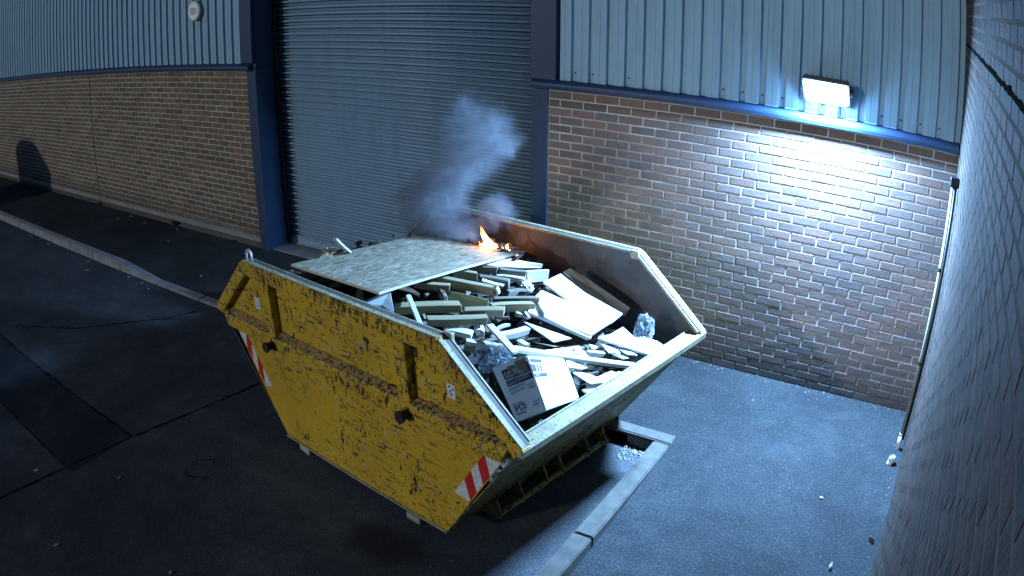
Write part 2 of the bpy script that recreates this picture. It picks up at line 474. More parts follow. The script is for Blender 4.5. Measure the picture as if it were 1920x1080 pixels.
M['dry_leaf'] = plain('dry_leaf', (0.38, 0.36, 0.30), 0.8, var=0.5)
M['pebble'] = plain('pale_chipping', (0.22, 0.22, 0.21), 0.9, var=0.4, scale=60)
M['block'] = wood('shim_timber', (0.36, 0.34, 0.27), (0.27, 0.25, 0.19), 0.5)
M['screw'] = plain('screw_head', (0.05, 0.06, 0.07), 0.5, 0.3)

# camera projection, only used to choose which bricks are big enough to be objects of their own
_CR = np.array(CAM_ROT); _CP = np.array(CAM_POS)
_rr = np.linspace(0, 1.6, 400); _th = K1 * _rr + K3 * _rr ** 3 + K4 * _rr ** 4
def project(p):
    v = (np.asarray(p, float) - _CP) @ _CR
    h = np.hypot(v[..., 0], v[..., 1]) + 1e-9
    r = np.interp(np.arctan2(h, -v[..., 2]), _th, _rr)
    return np.stack([960 + 960 * r * v[..., 0] / h, 540 - 960 * r * v[..., 1] / h], -1)

PLANKS = {
 'prop': ((-3.99, -2.368, 1.52), (-4.068, -2.145, 1.33), 0.035, 0.018, 0),
 'edge_left': ((-4.188, -2.617, 1.26), (-4.143, -2.436, 1.28), 0.05, 0.05, 0),
 'shard_a': ((-4.104, -2.431, 1.2), (-4.088, -2.375, 1.2), 0.05, 0.02, 0),
 'shard_b': ((-4.009, -2.456, 1.18), (-3.941, -2.414, 1.2), 0.05, 0.02, 0),
 'stick_up': ((-3.205, -2.548, 1.33), (-2.807, -2.931, 1.36), 0.03, 0.02, 0),
 'beam1': ((-3.245, -2.656, 1.29), (-2.94, -2.348, 1.26), 0.075, 0.055, 0),
 'beam2': ((-2.925, -2.347, 1.22), (-2.716, -2.179, 1.21), 0.065, 0.05, 0),
 'beam3': ((-3.021, -2.605, 1.24), (-2.764, -2.321, 1.2), 0.065, 0.05, 0),
 'beam4': ((-3.363, -2.287, 1.3), (-3.153, -2.152, 1.27), 0.045, 0.045, 0),
 'beam5': ((-3.315, -2.154, 1.31), (-2.915, -1.994, 1.25), 0.05, 0.06, 0),
 'beam5end': ((-2.896, -1.989, 1.26), (-2.893, -1.962, 1.2), 0.03, 0.03, 0),
 'olive': ((-3.103, -2.225, 1.25), (-2.872, -2.115, 1.2), 0.05, 0.09, -35),
 'beam6': ((-3.264, -1.968, 1.3), (-3.13, -1.863, 1.26), 0.04, 0.055, 0),
 'beam7a': ((-3.27, -1.775, 1.27), (-3.095, -1.653, 1.24), 0.04, 0.05, 0),
 'beam7b': ((-3.088, -1.644, 1.23), (-2.927, -1.531, 1.2), 0.04, 0.05, 0),
 'beam7c': ((-3.104, -1.669, 1.19), (-2.923, -1.568, 1.16), 0.05, 0.03, 0),
 'dark_a': ((-3.172, -1.775, 1.2), (-2.969, -1.699, 1.18), 0.05, 0.07, 0),
 'strip_a': ((-3.125, -1.811, 1.19), (-2.983, -1.755, 1.16), 0.04, 0.015, 0),
 'ridge': ((-2.94, -1.963, 1.15), (-2.674, -1.79, 1.15), 0.04, 0.04, 0),
 'beam8': ((-2.892, -2.084, 1.16), (-2.683, -1.848, 1.13), 0.05, 0.06, 0),
 'lath_left': ((-2.757, -2.567, 1.14), (-2.564, -2.413, 1.08), 0.045, 0.03, 0),
 'lath_right': ((-2.539, -2.366, 1.06), (-1.891, -1.926, 0.91), 0.05, 0.025, 0),
 'stick_diag': ((-2.702, -2.386, 1.19), (-2.407, -2.561, 1.15), 0.045, 0.02, 0),
 'beam9': ((-2.671, -2.33, 1.1), (-2.56, -2.146, 1.1), 0.055, 0.04, 0),
 'lath_dark': ((-2.716, -2.283, 1.11), (-2.684, -2.185, 1.11), 0.025, 0.02, 0),
 'sliver': ((-2.937, -2.544, 1.17), (-2.78, -2.45, 1.13), 0.05, 0.04, 20),
 'block_a': ((-2.774, -2.549, 1.1), (-2.709, -2.523, 1.08), 0.03, 0.04, 0),
 'dark_b': ((-2.91, -2.507, 1.06), (-2.752, -2.501, 1.04), 0.06, 0.06, 0),
 'white_low': ((-2.096, -2.219, 0.8), (-1.991, -1.878, 0.8), 0.06, 0.02, 0),
 'white_low2': ((-2.126, -2.127, 0.8), (-2.043, -1.9, 0.8), 0.05, 0.02, 0),
 'corr': ((-2.253, -1.896, 0.9), (-2.155, -1.828, 0.88), 0.03, 0.035, 0),
 'under1': ((-3.179, -2.704, 1.2), (-3.066, -2.549, 1.18), 0.09, 0.06, 0),
 'under2': ((-2.806, -2.397, 1.04), (-2.7, -2.279, 1.04), 0.06, 0.04, 0),
 'under3': ((-3.107, -2.006, 1.2), (-3.333, -2.067, 1.22), 0.08, 0.06, 0),
 'under4': ((-2.961, -1.755, 1.12), (-2.88, -1.595, 1.1), 0.05, 0.05, 0),
 'hook': ((-2.68, -1.982, 1.12), (-2.619, -2.022, 1.1), 0.02, 0.015, 0),
 'hook2': ((-2.746, -1.982, 1.1), (-2.633, -2.02, 1.1), 0.02, 0.015, 0),
 'spike': ((-2.826, -2.109, 1.1), (-2.752, -2.074, 1.1), 0.02, 0.02, 0),
 'bit1': ((-2.594, -2.215, 1.04), (-2.494, -2.258, 1.04), 0.04, 0.01, 0),
 'strip_b': ((-2.565, -1.931, 1.1), (-2.274, -1.795, 0.95), 0.03, 0.012, 0),
}
SHEETS = {
 'white_panel_tri': (((-3.398, -2.799, 1.32), (-3.306, -2.606, 1.36), (-3.144, -2.768, 1.3), (-3.221, -2.765, 1.28)), 0.015),
 'wedge': (((-3.638, -2.594, 1.2), (-3.572, -2.618, 1.32), (-3.541, -2.61, 1.32), (-3.574, -2.565, 1.2)), 0.012),
 'grey_sheet': (((-3.21, -1.769, 1.28), (-3.086, -1.491, 1.25), (-2.985, -1.415, 1.22), (-2.895, -1.351, 1.2), (-2.902, -1.354, 1.17), (-2.988, -1.495, 1.2), (-3.107, -1.648, 1.24)), 0.012),
 'grey_panel': (((-2.936, -1.524, 1.2), (-2.846, -1.357, 1.17), (-2.861, -1.352, 1.08), (-2.946, -1.496, 1.1)), 0.015),
 'white_a': (((-2.741, -1.362, 1.16), (-2.501, -1.438, 1.09), (-2.219, -1.402, 0.98), (-2.226, -1.569, 0.98), (-2.361, -1.582, 1.03), (-2.526, -1.612, 1.08), (-2.769, -1.567, 1.16)), 0.016),
 'white_b': (((-2.718, -1.78, 1.14), (-2.72, -1.678, 1.15), (-2.624, -1.643, 1.11), (-2.431, -1.618, 1.06), (-2.225, -1.58, 0.985), (-2.275, -1.793, 0.965), (-2.574, -1.886, 1.08)), 0.016),
 'white_c': (((-2.69, -1.922, 1.09), (-2.706, -1.799, 1.11), (-2.265, -1.559, 0.95), (-2.296, -1.789, 0.93)), 0.02),
 'brown_card': (((-2.765, -1.282, 1.14), (-2.719, -1.254, 1.17), (-2.624, -1.257, 1.14), (-2.36, -1.305, 1.06), (-2.205, -1.303, 0.99), (-2.229, -1.336, 0.93), (-2.541, -1.355, 1.05)), 0.008),
 'white_right': (((-2.247, -1.741, 0.93), (-2.185, -1.662, 0.94), (-2.152, -1.541, 0.95), (-2.052, -1.57, 0.91), (-1.995, -1.513, 0.9), (-1.907, -1.491, 0.88), (-1.835, -1.52, 0.87), (-1.855, -1.617, 0.86), (-1.878, -1.666, 0.86)), 0.02),
 'sliver_tri': (((-2.642, -2.053, 1.08), (-2.36, -1.911, 0.97), (-2.434, -2.019, 0.97)), 0.014),
 'low_a': (((-2.356, -2.009, 0.86), (-2.205, -1.97, 0.82), (-2.228, -2.009, 0.82), (-2.318, -2.05, 0.83)), 0.012),
 'low_b': (((-2.272, -2.077, 0.82), (-2.171, -2.021, 0.81), (-2.076, -2.034, 0.8), (-2.104, -2.11, 0.79)), 0.012),
 'low_c': (((-2.221, -1.75, 0.9), (-2.119, -1.718, 0.88), (-2.068, -1.751, 0.86), (-2.135, -1.794, 0.87)), 0.012),
 'low_d': (((-2.107, -1.719, 0.88), (-2.026, -1.704, 0.87), (-1.959, -1.713, 0.86), (-2.027, -1.736, 0.86)), 0.012),
 'low_e': (((-2.266, -1.84, 0.92), (-2.213, -1.809, 0.9), (-2.215, -1.846, 0.9), (-2.235, -1.862, 0.91)), 0.01),
 'low_f': (((-2.136, -1.782, 0.86), (-2.032, -1.795, 0.85), (-1.994, -1.777, 0.86), (-2.113, -1.773, 0.87)), 0.01),
 'jag_a': (((-2.419, -2.301, 1.03), (-2.317, -2.114, 1.0), (-2.195, -2.098, 0.98), (-2.209, -2.039, 0.98), (-2.17, -2.038, 0.94), (-2.267, -2.178, 0.97)), 0.01),
 'dark_pile': (((-2.528, -2.108, 0.98), (-2.407, -2.06, 0.96), (-2.307, -1.829, 0.9), (-2.286, -1.924, 0.88), (-2.375, -2.0, 0.93)), 0.03),
 'paper': (((-2.746, -2.594, 1.02), (-2.71, -2.564, 1.05), (-2.703, -2.552, 1.02), (-2.668, -2.527, 1.03), (-2.71, -2.58, 0.96)), 0.004),
 'white_bits': (((-3.464, -2.361, 1.25), (-3.426, -2.322, 1.26), (-3.395, -2.297, 1.25), (-3.314, -2.293, 1.22), (-3.316, -2.304, 1.2), (-3.377, -2.311, 1.22)), 0.02),
}
BOX = {'TL': (-2.549, -2.603, 1.017), 'TR': (-2.326, -2.564, 1.149), 'BR': (-2.144, -2.646, 0.872), 'BL': (-2.334, -2.667, 0.735), 'TR2': (-2.258, -2.189, 0.974), 'BR2': (-2.117, -2.255, 0.758)}

PL = { # key: (name, label, category, material)
 'prop': ('wood_lath', 'thin pale lath sticking up behind the strand board', 'lath', 'white_wood'),
 'edge_left': ('timber_offcut', 'timber offcut between the strand board corner and the near skip rim', 'timber', 'pine'),
 'shard_a': ('wood_splinter', 'pale splinter in the shade under the strand board, left one', 'splinter', 'pine'),
 'shard_b': ('wood_splinter', 'pale splinter in the shade under the strand board, right one', 'splinter', 'pine'),
 'stick_up': ('wood_lath', 'narrow pale lath leaning on the near rim across the thick white-topped timber', 'lath', 'white_wood'),
 'beam1': ('timber_beam', 'thick timber with a pale top running from the grey triangular panel', 'timber', 'pine'),
 'beam2': ('timber_beam', 'short square timber end to end with the thick pale-topped one', 'timber', 'pine'),
 'beam3': ('timber_beam', 'timber lying lowest in front of the two pale-topped timbers', 'timber', 'pine'),
 'beam4': ('timber_beam', 'round-edged timber coming out from under the strand board edge', 'timber', 'pine'),
 'beam5': ('timber_beam', 'longest timber under the strand board, pale along its top', 'timber', 'pine'),
 'beam5end': ('timber_offcut', 'small upright white block at the end of the longest timber', 'timber', 'white_wood'),
 'olive': ('timber_beam', 'olive green treated timber lying under the longest timber', 'timber', 'olive'),
 'beam6': ('timber_beam', 'short broken timber beside the strand board edge, just above the longest timber', 'timber', 'pine'),
 'beam7a': ('timber_beam', 'timber at the back, left part ending at a white cut face', 'timber', 'old_wood'),
 'beam7b': ('timber_beam', 'timber at the back running up to the grey board end', 'timber', 'old_wood'),
 'beam7c': ('wood_lath', 'pale strip below the back timber', 'lath', 'white_wood'),
 'dark_a': ('timber_beam', 'dark weathered timber below the back timbers', 'timber', 'old_wood'),
 'strip_a': ('wood_lath', 'thin white strip lying behind the longest timber', 'lath', 'white_wood'),
 'ridge': ('timber_beam', 'dark sided timber along the edge of the white boards, upper one', 'timber', 'old_wood'),
 'beam8': ('timber_beam', 'timber in the middle running up to the white boards, lower one', 'timber', 'pine'),
 'lath_left': ('wood_lath', 'white lath over the clear plastic bag, left of the diagonal stick', 'lath', 'white_wood'),
 'lath_right': ('wood_lath', 'long white lath running behind the printed carton to the end lip', 'lath', 'white_wood'),
 'stick_diag': ('wood_lath', 'white stick lying diagonally, its cut end above the printed carton', 'lath', 'white_wood'),
 'beam9': ('timber_offcut', 'pale round-ended timber passing under the diagonal stick', 'timber', 'white_wood'),
 'lath_dark': ('wood_lath', 'short thin lath just above the round-ended timber', 'lath', 'white_wood'),
 'sliver': ('wood_splinter', 'wedge of split wood next to the rim corner lug', 'splinter', 'white_wood'),
 'block_a': ('timber_offcut', 'small wood block with a pale cut end near the rim corner', 'timber', 'pine'),
 'dark_b': ('timber_offcut', 'dark timber stub below the rim corner lug', 'timber', 'old_wood'),
 'white_low': ('white_strip', 'white strip lying along the end lip beside the printed carton', 'strip', 'white_wood'),
 'white_low2': ('white_strip', 'white strip behind the one along the end lip', 'strip', 'white_wood'),
 'corr': ('cardboard_scrap', 'small grey scrap of corrugated card near the white boards', 'cardboard', 'grey_board'),
 'under1': ('timber_offcut', 'shaded timber against the near rim under the leaning lath', 'timber', 'old_wood'),
 'under2': ('timber_offcut', 'shaded stub under the round-ended timber', 'timber', 'old_wood'),
 'under3': ('timber_beam', 'dark timber below the round-edged timber by the strand board', 'timber', 'old_wood'),
 'under4': ('timber_offcut', 'dark stub beside the crumpled blue printed paper', 'timber', 'old_wood'),
 'hook': ('wood_splinter', 'short leg of the hooked white splinter by the white boards', 'splinter', 'white_wood'),
 'hook2': ('wood_splinter', 'long leg of the hooked white splinter by the white boards', 'splinter', 'white_wood'),
 'spike': ('wood_splinter', 'thin brown splinter below the square timber', 'splinter', 'old_wood'),
 'bit1': ('white_strip', 'small white strip right of the diagonal stick', 'strip', 'white_wood'),
 'strip_b': ('white_strip', 'white edging strip along the near edge of the white boards', 'strip', 'white_board'),
}
SL = {
 'white_panel_tri': ('broken_panel', 'grey white triangular panel standing against the near rim', 'board', 'grey_board'),
 'wedge': ('broken_panel', 'small pale wedge standing in the shade under the strand board', 'board', 'pine'),
 'grey_sheet': ('board_sheet', 'curved grey sheet at the back beside the strand board', 'board', 'grey_board'),
 'grey_panel': ('broken_panel', 'pale grey board end at the back next to the dark hollow', 'board', 'grey_board'),
 'white_a': ('white_board', 'upper of the two big white boards, next to the brown cardboard', 'board', 'white_board'),
 'white_b': ('white_board', 'lower of the two big white boards, in the middle of the skip', 'board', 'white_board'),
 'white_c': ('white_board', 'white board mostly hidden under the two big ones', 'board', 'white_board'),
 'brown_card': ('cardboard_sheet', 'brown cardboard sheet leaning on the far side of the skip', 'cardboard', 'brown_card'),
 'white_right': ('white_board', 'white board by the end lip, in front of the right plastic bag', 'board', 'white_board'),
 'sliver_tri': ('broken_panel', 'long white pointed sliver in front of the big white boards', 'board', 'white_board'),
 'low_a': ('broken_panel', 'white shard beside the printed carton, upper one', 'board', 'white_board'),
 'low_b': ('broken_panel', 'white shard beside the printed carton, lower one', 'board', 'white_board'),
 'low_c': ('broken_panel', 'white shard just below the right white board', 'board', 'white_board'),
 'low_d': ('broken_panel', 'narrow white shard against the end lip below the right white board', 'board', 'white_board'),
 'low_e': ('broken_panel', 'tiny white scrap at the corner of the big white boards', 'board', 'white_board'),
 'low_f': ('broken_panel', 'thin white shard near the end of the long lath', 'board', 'white_board'),
 'jag_a': ('broken_panel', 'jagged white shard on the long lath behind the carton', 'board', 'white_board'),
 'dark_pile': ('cardboard_sheet', 'dark brown cardboard in the shade below the big white boards', 'cardboard', 'brown_card'),
 'paper': ('paper_scrap', 'folded white paper beside the left plastic bag', 'paper', 'paper'),
 'white_bits': ('plaster_lump', 'broken white plaster lump under the strand board corner', 'plaster', 'paper'),
}
# ================================================================== SETTING: ground
ROAD_Z = -0.11
def sheet(name, mat, x0, x1, y0, y1, z, kind='structure', nx=1, ny=1, label=None):
    b = MB()
    vs = [(x0 + (x1 - x0) * i / nx, y0 + (y1 - y0) * j / ny, z(x0 + (x1 - x0) * i / nx, y0 + (y1 - y0) * j / ny) if callable(z) else z) for j in range(ny + 1) for i in range(nx + 1)]
    fs = [(j * (nx + 1) + i, j * (nx + 1) + i + 1, (j + 1) * (nx + 1) + i + 1, (j + 1) * (nx + 1) + i) for j in range(ny) for i in range(nx)]
    o = b.poly(vs, fs).build(name, mat)
    return tag(o, label, kind=kind)
sheet('road', M['road'], -29.5, 6.5, -19.5, 3.5, ROAD_Z, label='dark worn asphalt yard with seams and a dark trench patch')
sheet('asphalt_patch', M['patch'], -16.0, -5.52, -4.26, -3.56, ROAD_Z + 0.004, label='smooth darker strip of asphalt where a trench was refilled')
# raised pavement by the wall, ramping down in front of the shutter door
def ramp_t(x):
    t = min(max((x + 9.05) / 0.88, 0), 1)                       # 0 on the pavement, 1 at the dropped kerb
    u = min(max((x + 3.9) / 0.9, 0), 1)                         # and back up to the right hand apron
    return t * (1 - u)
KERB_Y0, KERB_Y1 = -1.385, -1.255
def pave_z(x, y): return -0.088 * ramp_t(x) * min(max(-y / 1.25, 0), 1)
xs = sorted(set(list(np.linspace(-30, -9.05, 8)) + list(np.linspace(-9.05, -8.17, 6)) + list(np.linspace(-8.17, -3.9, 10)) + list(np.linspace(-3.9, -3.0, 6)) ))
b = MB(); ys = [KERB_Y1, -0.8, -0.4, 0.0, 0.45]
vs = [(x, y, pave_z(x, y)) for y in ys for x in xs]
n = len(xs)
b.poly(vs, [(j * n + i, j * n + i + 1, (j + 1) * n + i + 1, (j + 1) * n + i) for j in range(len(ys) - 1) for i in range(n - 1)])
b.poly([(x, KERB_Y1, pave_z(x, KERB_Y1)) for x in xs] + [(x, KERB_Y1, ROAD_Z - 0.05) for x in xs], [(i, i + 1, n + i + 1, n + i) for i in range(n - 1)])
tag(b.build('pavement', M['pavement']), 'dark asphalt footway along the left brick wall', kind='structure')
# lit apron on the right
ab = MB()
ab.poly([(-1.765, -14, 0), (0.02, -14, 0), (0.02, KERB_Y1, 0), (-1.765, KERB_Y1, 0)], [(0, 1, 2, 3)])
ab.poly([(-3.0, KERB_Y1, 0), (0.02, KERB_Y1, 0), (0.02, 0.0, 0), (-3.0, 0.0, 0)], [(0, 1, 2, 3)])
tag(ab.build('apron', M['apron']), 'coarse pale asphalt apron lit by the floodlight', kind='structure')
#sheet('apron', M['apron'], -1.765, 0.02, -14.0, 0.0, 0.0, label='coarse pale asphalt apron lit by the floodlight', nx=4, ny=24)
tag(MB().box(-7.53, -3.72, 0.035, 0.42, -0.03, 0.012).build('door_threshold', M['slab'], bevel=0.006), 'concrete threshold slab under the shutter door', kind='structure')
# seams and cracks in the asphalt
def crack(pts, w, name='asphalt_crack', z=ROAD_Z + 0.007, seed=1, label=None):
    rnd = random.Random(seed); b = MB(); out = []
    for (x0, y0), (x1, y1) in zip(pts, pts[1:]):
        k = max(2, int(math.hypot(x1 - x0, y1 - y0) / 0.06))
        for i in range(k): out.append((x0 + (x1 - x0) * i / k, y0 + (y1 - y0) * i / k))
    out.append(pts[-1])
    L, Rr = [], []
    for i, (x, y) in enumerate(out):
        a = out[max(i - 1, 0)]; c = out[min(i + 1, len(out) - 1)]
        dx, dy = c[0] - a[0], c[1] - a[1]; l = math.hypot(dx, dy) or 1
        nx, ny = -dy / l, dx / l; j = rnd.uniform(-1, 1) * w * 0.8; ww = w * rnd.uniform(0.25, 1.0)
        L.append((x + nx * (j + ww), y + ny * (j + ww), z)); Rr.append((x + nx * (j - ww), y + ny * (j - ww), z))
    k = len(out)
    b.poly(L + Rr, [(i, i + 1, k + i + 1, k + i) for i in range(k - 1)])
    return tag(b.build(name, M['crack']), label, kind='structure')
crack([(-5.95, -6.2), (-5.72, -5.02), (-5.50, -3.55), (-5.22, -2.17), (-5.0, -1.42)], 0.011, seed=2, label='long seam in the asphalt running under the skip')
crack([(-8.9, -3.3), (-8.0, -2.75), (-7.2, -1.9), (-6.95, -1.4)], 0.010, seed=3, label='crack in the asphalt running to the dropped kerb')
crack([(-9.6, -3.54), (-8.2, -3.55), (-6.6, -3.56), (-5.52, -3.56)], 0.009, seed=4, label='ragged far edge of the trench patch')
crack([(-8.6, -4.27), (-7.0, -4.25), (-5.55, -4.27)], 0.006, seed=5, label='ragged near edge of the trench patch')
ring = [(-4.62 + (0.14 + 0.025 * math.sin(5 * a)) * math.cos(a), -3.45 + (0.12 + 0.03 * math.cos(3 * a)) * math.sin(a)) for a in np.linspace(1.5, 6.0, 16)]
crack(ring, 0.006, seed=6, label='ring shaped crack in the asphalt left of the skip')
def stain(name, label, cx, cy, rx, ry, seed, mat):
    b = MB(); pts = []
    for i in range(40):
        a = 2 * math.pi * i / 40; k = 1 + 0.14 * math.sin(3 * a + seed) + 0.10 * math.sin(7 * a + 2 * seed) + 0.05 * math.sin(13 * a)
        pts.append((cx + rx * k * math.cos(a), cy + ry * k * math.sin(a), ROAD_Z + 0.0035))
    b.poly([(cx, cy, ROAD_Z + 0.0035)] + pts, [(0, 1 + i, 1 + (i + 1) % 40) for i in range(40)])
    return tag(b.build(name, mat), label, kind='structure')
def oily():
    t = NT('oily_asphalt'); g = t.sep(t.tc.outputs['Generated'])
    d = t.math('SQRT', t.math('ADD', t.math('POWER', t.math('SUBTRACT', g[0], 0.5), 2.0), t.math('POWER', t.math('SUBTRACT', g[1], 0.5), 2.0)))
    d = t.math('ADD', d, t.math('MULTIPLY', t.math('SUBTRACT', t.noise(6, 5, 0.65), 0.5), 0.45))
    return t.fin((0.030, 0.032, 0.034), 0.7, spec=0.1, alpha=t.ramp(d, [(0.08, 0.72), (0.42, 0.0)]))
stain('oil_stain', 'dark oil stain on the asphalt in front of the skip', -3.02, -3.25, 0.42, 0.24, 1.3, oily())
# loose chippings (nobody could count them)
def pebbles(name, label, n, area, z, mat, smin, smax, seed):
    rnd = random.Random(seed); b = MB()
    for _ in range(n):
        x, y = area(rnd); s = rnd.uniform(smin, smax) * (0.6 + rnd.random() ** 3)
        a = rnd.uniform(0, 6.28); pts = []
        for k in range(5):
            t = a + k * 1.2566; r = s * rnd.uniform(0.6, 1.1)
            pts.append((x + r * math.cos(t), y + r * math.sin(t)))
        zb = z(x, y) if callable(z) else z
        top = [(x + (p[0] - x) * 0.55, y + (p[1] - y) * 0.55, zb + s * rnd.uniform(0.5, 0.9)) for p in pts]
        b.prism([(p[0], p[1], zb - 0.001) for p in pts], top)
    return tag(b.build(name, mat), label, kind='stuff')
pebbles('loose_chippings', 'pale loose chippings scattered on the lit apron', 110, lambda r: (r.uniform(-1.75, -0.02), r.uniform(-4.2, -0.02)), 0.0, M['pebble'], 0.003, 0.006, 11)
pebbles('wall_foot_grit', 'grit and mortar crumbs along the foot of the right brick wall', 130, lambda r: (r.uniform(-3.0, -0.02), -0.01 - abs(r.gauss(0, 0.05))), 0.0, M['pebble'], 0.003, 0.008, 12)
pebbles('side_wall_grit', 'grit along the foot of the side wall', 40, lambda r: (-0.02 - abs(r.gauss(0, 0.03)), r.uniform(-3.2, -0.1)), 0.0, M['pebble'], 0.003, 0.009, 16)
pebbles('yard_grit', 'small pale specks of grit on the dark yard', 420, lambda r: (r.uniform(-9.5, -2.2), r.uniform(-5.5, -1.5)), ROAD_Z, M['pebble'], 0.003, 0.006, 13)
pebbles('corner_gravel', 'gravel and leaf bits inside the apron kerb corner', 130, lambda r: (r.uniform(-2.12, -1.91), -1.40 + r.uniform(-0.07, 0.0) - 0.15 * (r.random() ** 3)), ROAD_Z, M['dry_leaf'], 0.006, 0.017, 14)

# ------------------------------------------------------------------ kerbs
kerb = empty('kerb', (-9.0, KERB_Y0, ROAD_Z), 'row of pale concrete kerb stones along the left footway, dropping towards the door', 'kerb')
def stone(parent, ring_at, a, b_, mat, name='kerb_stone', jit=0.0):
    """ring_at(t) gives the cross-section ring; a..b_ are the two ends"""
    o = MB().prism(ring_at(a), ring_at(b_)).build(name, mat, bevel=0.009, seg=2)
    o.parent = parent; o.matrix_parent_inverse = Matrix.Translation(parent.location).inverted()
    return o
def left_ring(x):
    t = -0.088 * ramp_t(x)
    return [(x, KERB_Y0, ROAD_Z - 0.03), (x, KERB_Y0, t - 0.012), (x, KERB_Y0 + 0.014, t), (x, KERB_Y1 - 0.002, t), (x, KERB_Y1 - 0.002, ROAD_Z - 0.03)]
cuts = [-22.7, -21.8, -20.9, -20.0, -19.1, -18.2, -17.3, -16.4, -15.5, -14.7, -13.8, -13.0, -12.19, -11.42, -10.67, -9.89, -9.07, -8.17, -7.26, -6.35, -5.44, -4.53, -3.9, -3.0, -2.1]
for i, (a, c) in enumerate(zip(cuts, cuts[1:])):
    stone(kerb, left_ring, a + 0.004, c - 0.004, M['kerb_dark'])
ak = empty('apron_kerb', (-1.8, -1.3, 0), 'pale concrete edging kerb turning a corner round the lit apron', 'kerb')
def arm_x(x): return [(x, -1.385, ROAD_Z - 0.03), (x, -1.385, -0.008), (x, -1.376, 0.006), (x, -1.252, 0.006), (x, -1.252, ROAD_Z - 0.03)]
def arm_y(y):
    k = -1.90 + (y + 1.39) * 0.030
    return [(k, y, ROAD_Z - 0.03), (k, y, -0.008), (k + 0.009, y, 0.006), (k + 0.136, y, 0.006), (k + 0.136, y, ROAD_Z - 0.03)]
for a, c in ((-3.0, -2.66), (-2.652, -1.758)): stone(ak, arm_x, a + 0.003, c - 0.003, M['kerb'])
for a, c in ((-1.39, -2.615), (-2.62, -3.53), (-3.535, -4.44), (-4.446, -5.36), (-5.366, -6.28), (-6.286, -7.2)):
    stone(ak, arm_y, a - 0.003, c + 0.003, M['kerb'])

# ================================================================== BRICK WALLS
def brick_poly(l, h, d, rnd, jit=0.0012):
    """chamfered brick: centre at origin, x along the wall, y outward (front at -d?), z up; front face towards -y"""
    c = 0.004 + rnd.uniform(0, 0.003)
    a, k = l / 2, h / 2
    def j(): return rnd.uniform(-jit, jit)
    back = [(-a, 0.02, -k), (a, 0.02, -k), (a, 0.02, k), (-a, 0.02, k)]
    f = d
    mid = [(-a + j(), -f + c * 0.8, -k + j()), (a + j(), -f + c * 0.8, -k + j()), (a + j(), -f + c * 0.8, k + j()), (-a + j(), -f + c * 0.8, k + j())]
    fr = [(-a + c, -f + j() * 0.6, -k + c), (a - c, -f + j() * 0.6, -k + c), (a - c, -f + j() * 0.6, k - c), (-a + c, -f + j() * 0.6, k - c)]
    v = back + mid + fr
    q = [(0, 1, 5, 4), (1, 2, 6, 5), (2, 3, 7, 6), (3, 0, 4, 7), (4, 5, 9, 8), (5, 6, 10, 9), (6, 7, 11, 10), (7, 4, 8, 11), (8, 9, 10, 11)]
    return v, q
def brick_wall(root, spots, tomat, proud, mat_o, mat_s, seed, plinth_rows=(), limit=300):
    """spots: (u centre, z centre, length); tomat maps (u, z) to a matrix with -y outward"""
    rnd = random.Random(seed)
    pts = []
    for u, z, l in spots:
        m = tomat(u, z); pc = m @ Vector((0, -proud, 0)); e = m @ Vector((l / 2, -proud, 0)); g = m @ Vector((0, -proud, 0.0325))
        P = project([tuple(pc), tuple(e), tuple(g)])
        if 0 < P[0][0] < 1920 and 0 < P[0][1] < 1080:
            d1, d2 = P[1] - P[0], P[2] - P[0]
            area = abs(d1[0] * d2[1] - d1[1] * d2[0])
        else: area = -np.linalg.norm(np.array(pc) - _CP)
        pts.append(area)
    order = sorted(range(len(spots)), key=lambda i: -pts[i])
    own = set(order[:limit])
    cache = {}
    b = MB()
    inv = Matrix.Translation(root.location).inverted()
    for i, (u, z, l) in enumerate(spots):
        m = inv @ tomat(u, z)
        d = proud + rnd.uniform(-min(0.001, proud * 0.5), min(0.0016, proud * 0.6))
        row_p = round(z / 0.075 - 0.5) in plinth_rows
        if i in own:
            key = (round(l, 3), rnd.randrange(5), row_p)
            if key not in cache:
                v, q = brick_poly(l, 0.065, proud, random.Random(seed * 77 + hash(key) % 991))
                me = MB().poly(v, q).mesh('brick')
                me.materials.append(M['plinth'] if row_p else mat_o)
                cache[key] = me
            put('brick', cache[key], root, m @ Matrix.Translation((0, proud - d, 0)) @ Matrix.Rotation(rnd.uniform(-0.006, 0.006), 4, 'X') @ Matrix.Rotation(rnd.uniform(-0.003, 0.003), 4, 'Y'))
        else:
            v, q = brick_poly(l, 0.065, d, rnd)
            b.poly([tuple(m @ Vector(p)) for p in v], q)
    if b.v:
        o = b.build('brickwork', mat_s, root, kind='stuff')
        o['label'] = 'the rest of the bricks of this wall'

# --- right of the door, under the floodlight
wr = empty('brick_wall', (-3.6, 0, 0), 'brown brick wall with pale mortar right of the shutter door, under the floodlight', 'brick wall', 'brick walls around the yard')
MB().box(0, 3.62, 0.0, 0.22, -0.12, 2.325).build('mortar', M['mortarR'], wr)
spots = []
for k in range(31):
    r = 30 - k; z = k * 0.075 + 0.0375
    if r % 2 == 1:
        spots += [(-3.6 + 0.225 * i + 0.1125, z, 0.215) for i in range(16)]
    else:
        spots += [(-3.6 + 0.05625, z, 0.1025)] + [(-3.6 + 0.225 * i + 0.225, z, 0.215) for i in range(15)] + [(-0.05625, z, 0.1025)]
brick_wall(wr, spots, lambda u, z: Matrix.Translation((u, 0, z)), 0.0042, M['brickR_o'], M['brickR_s'], 5)
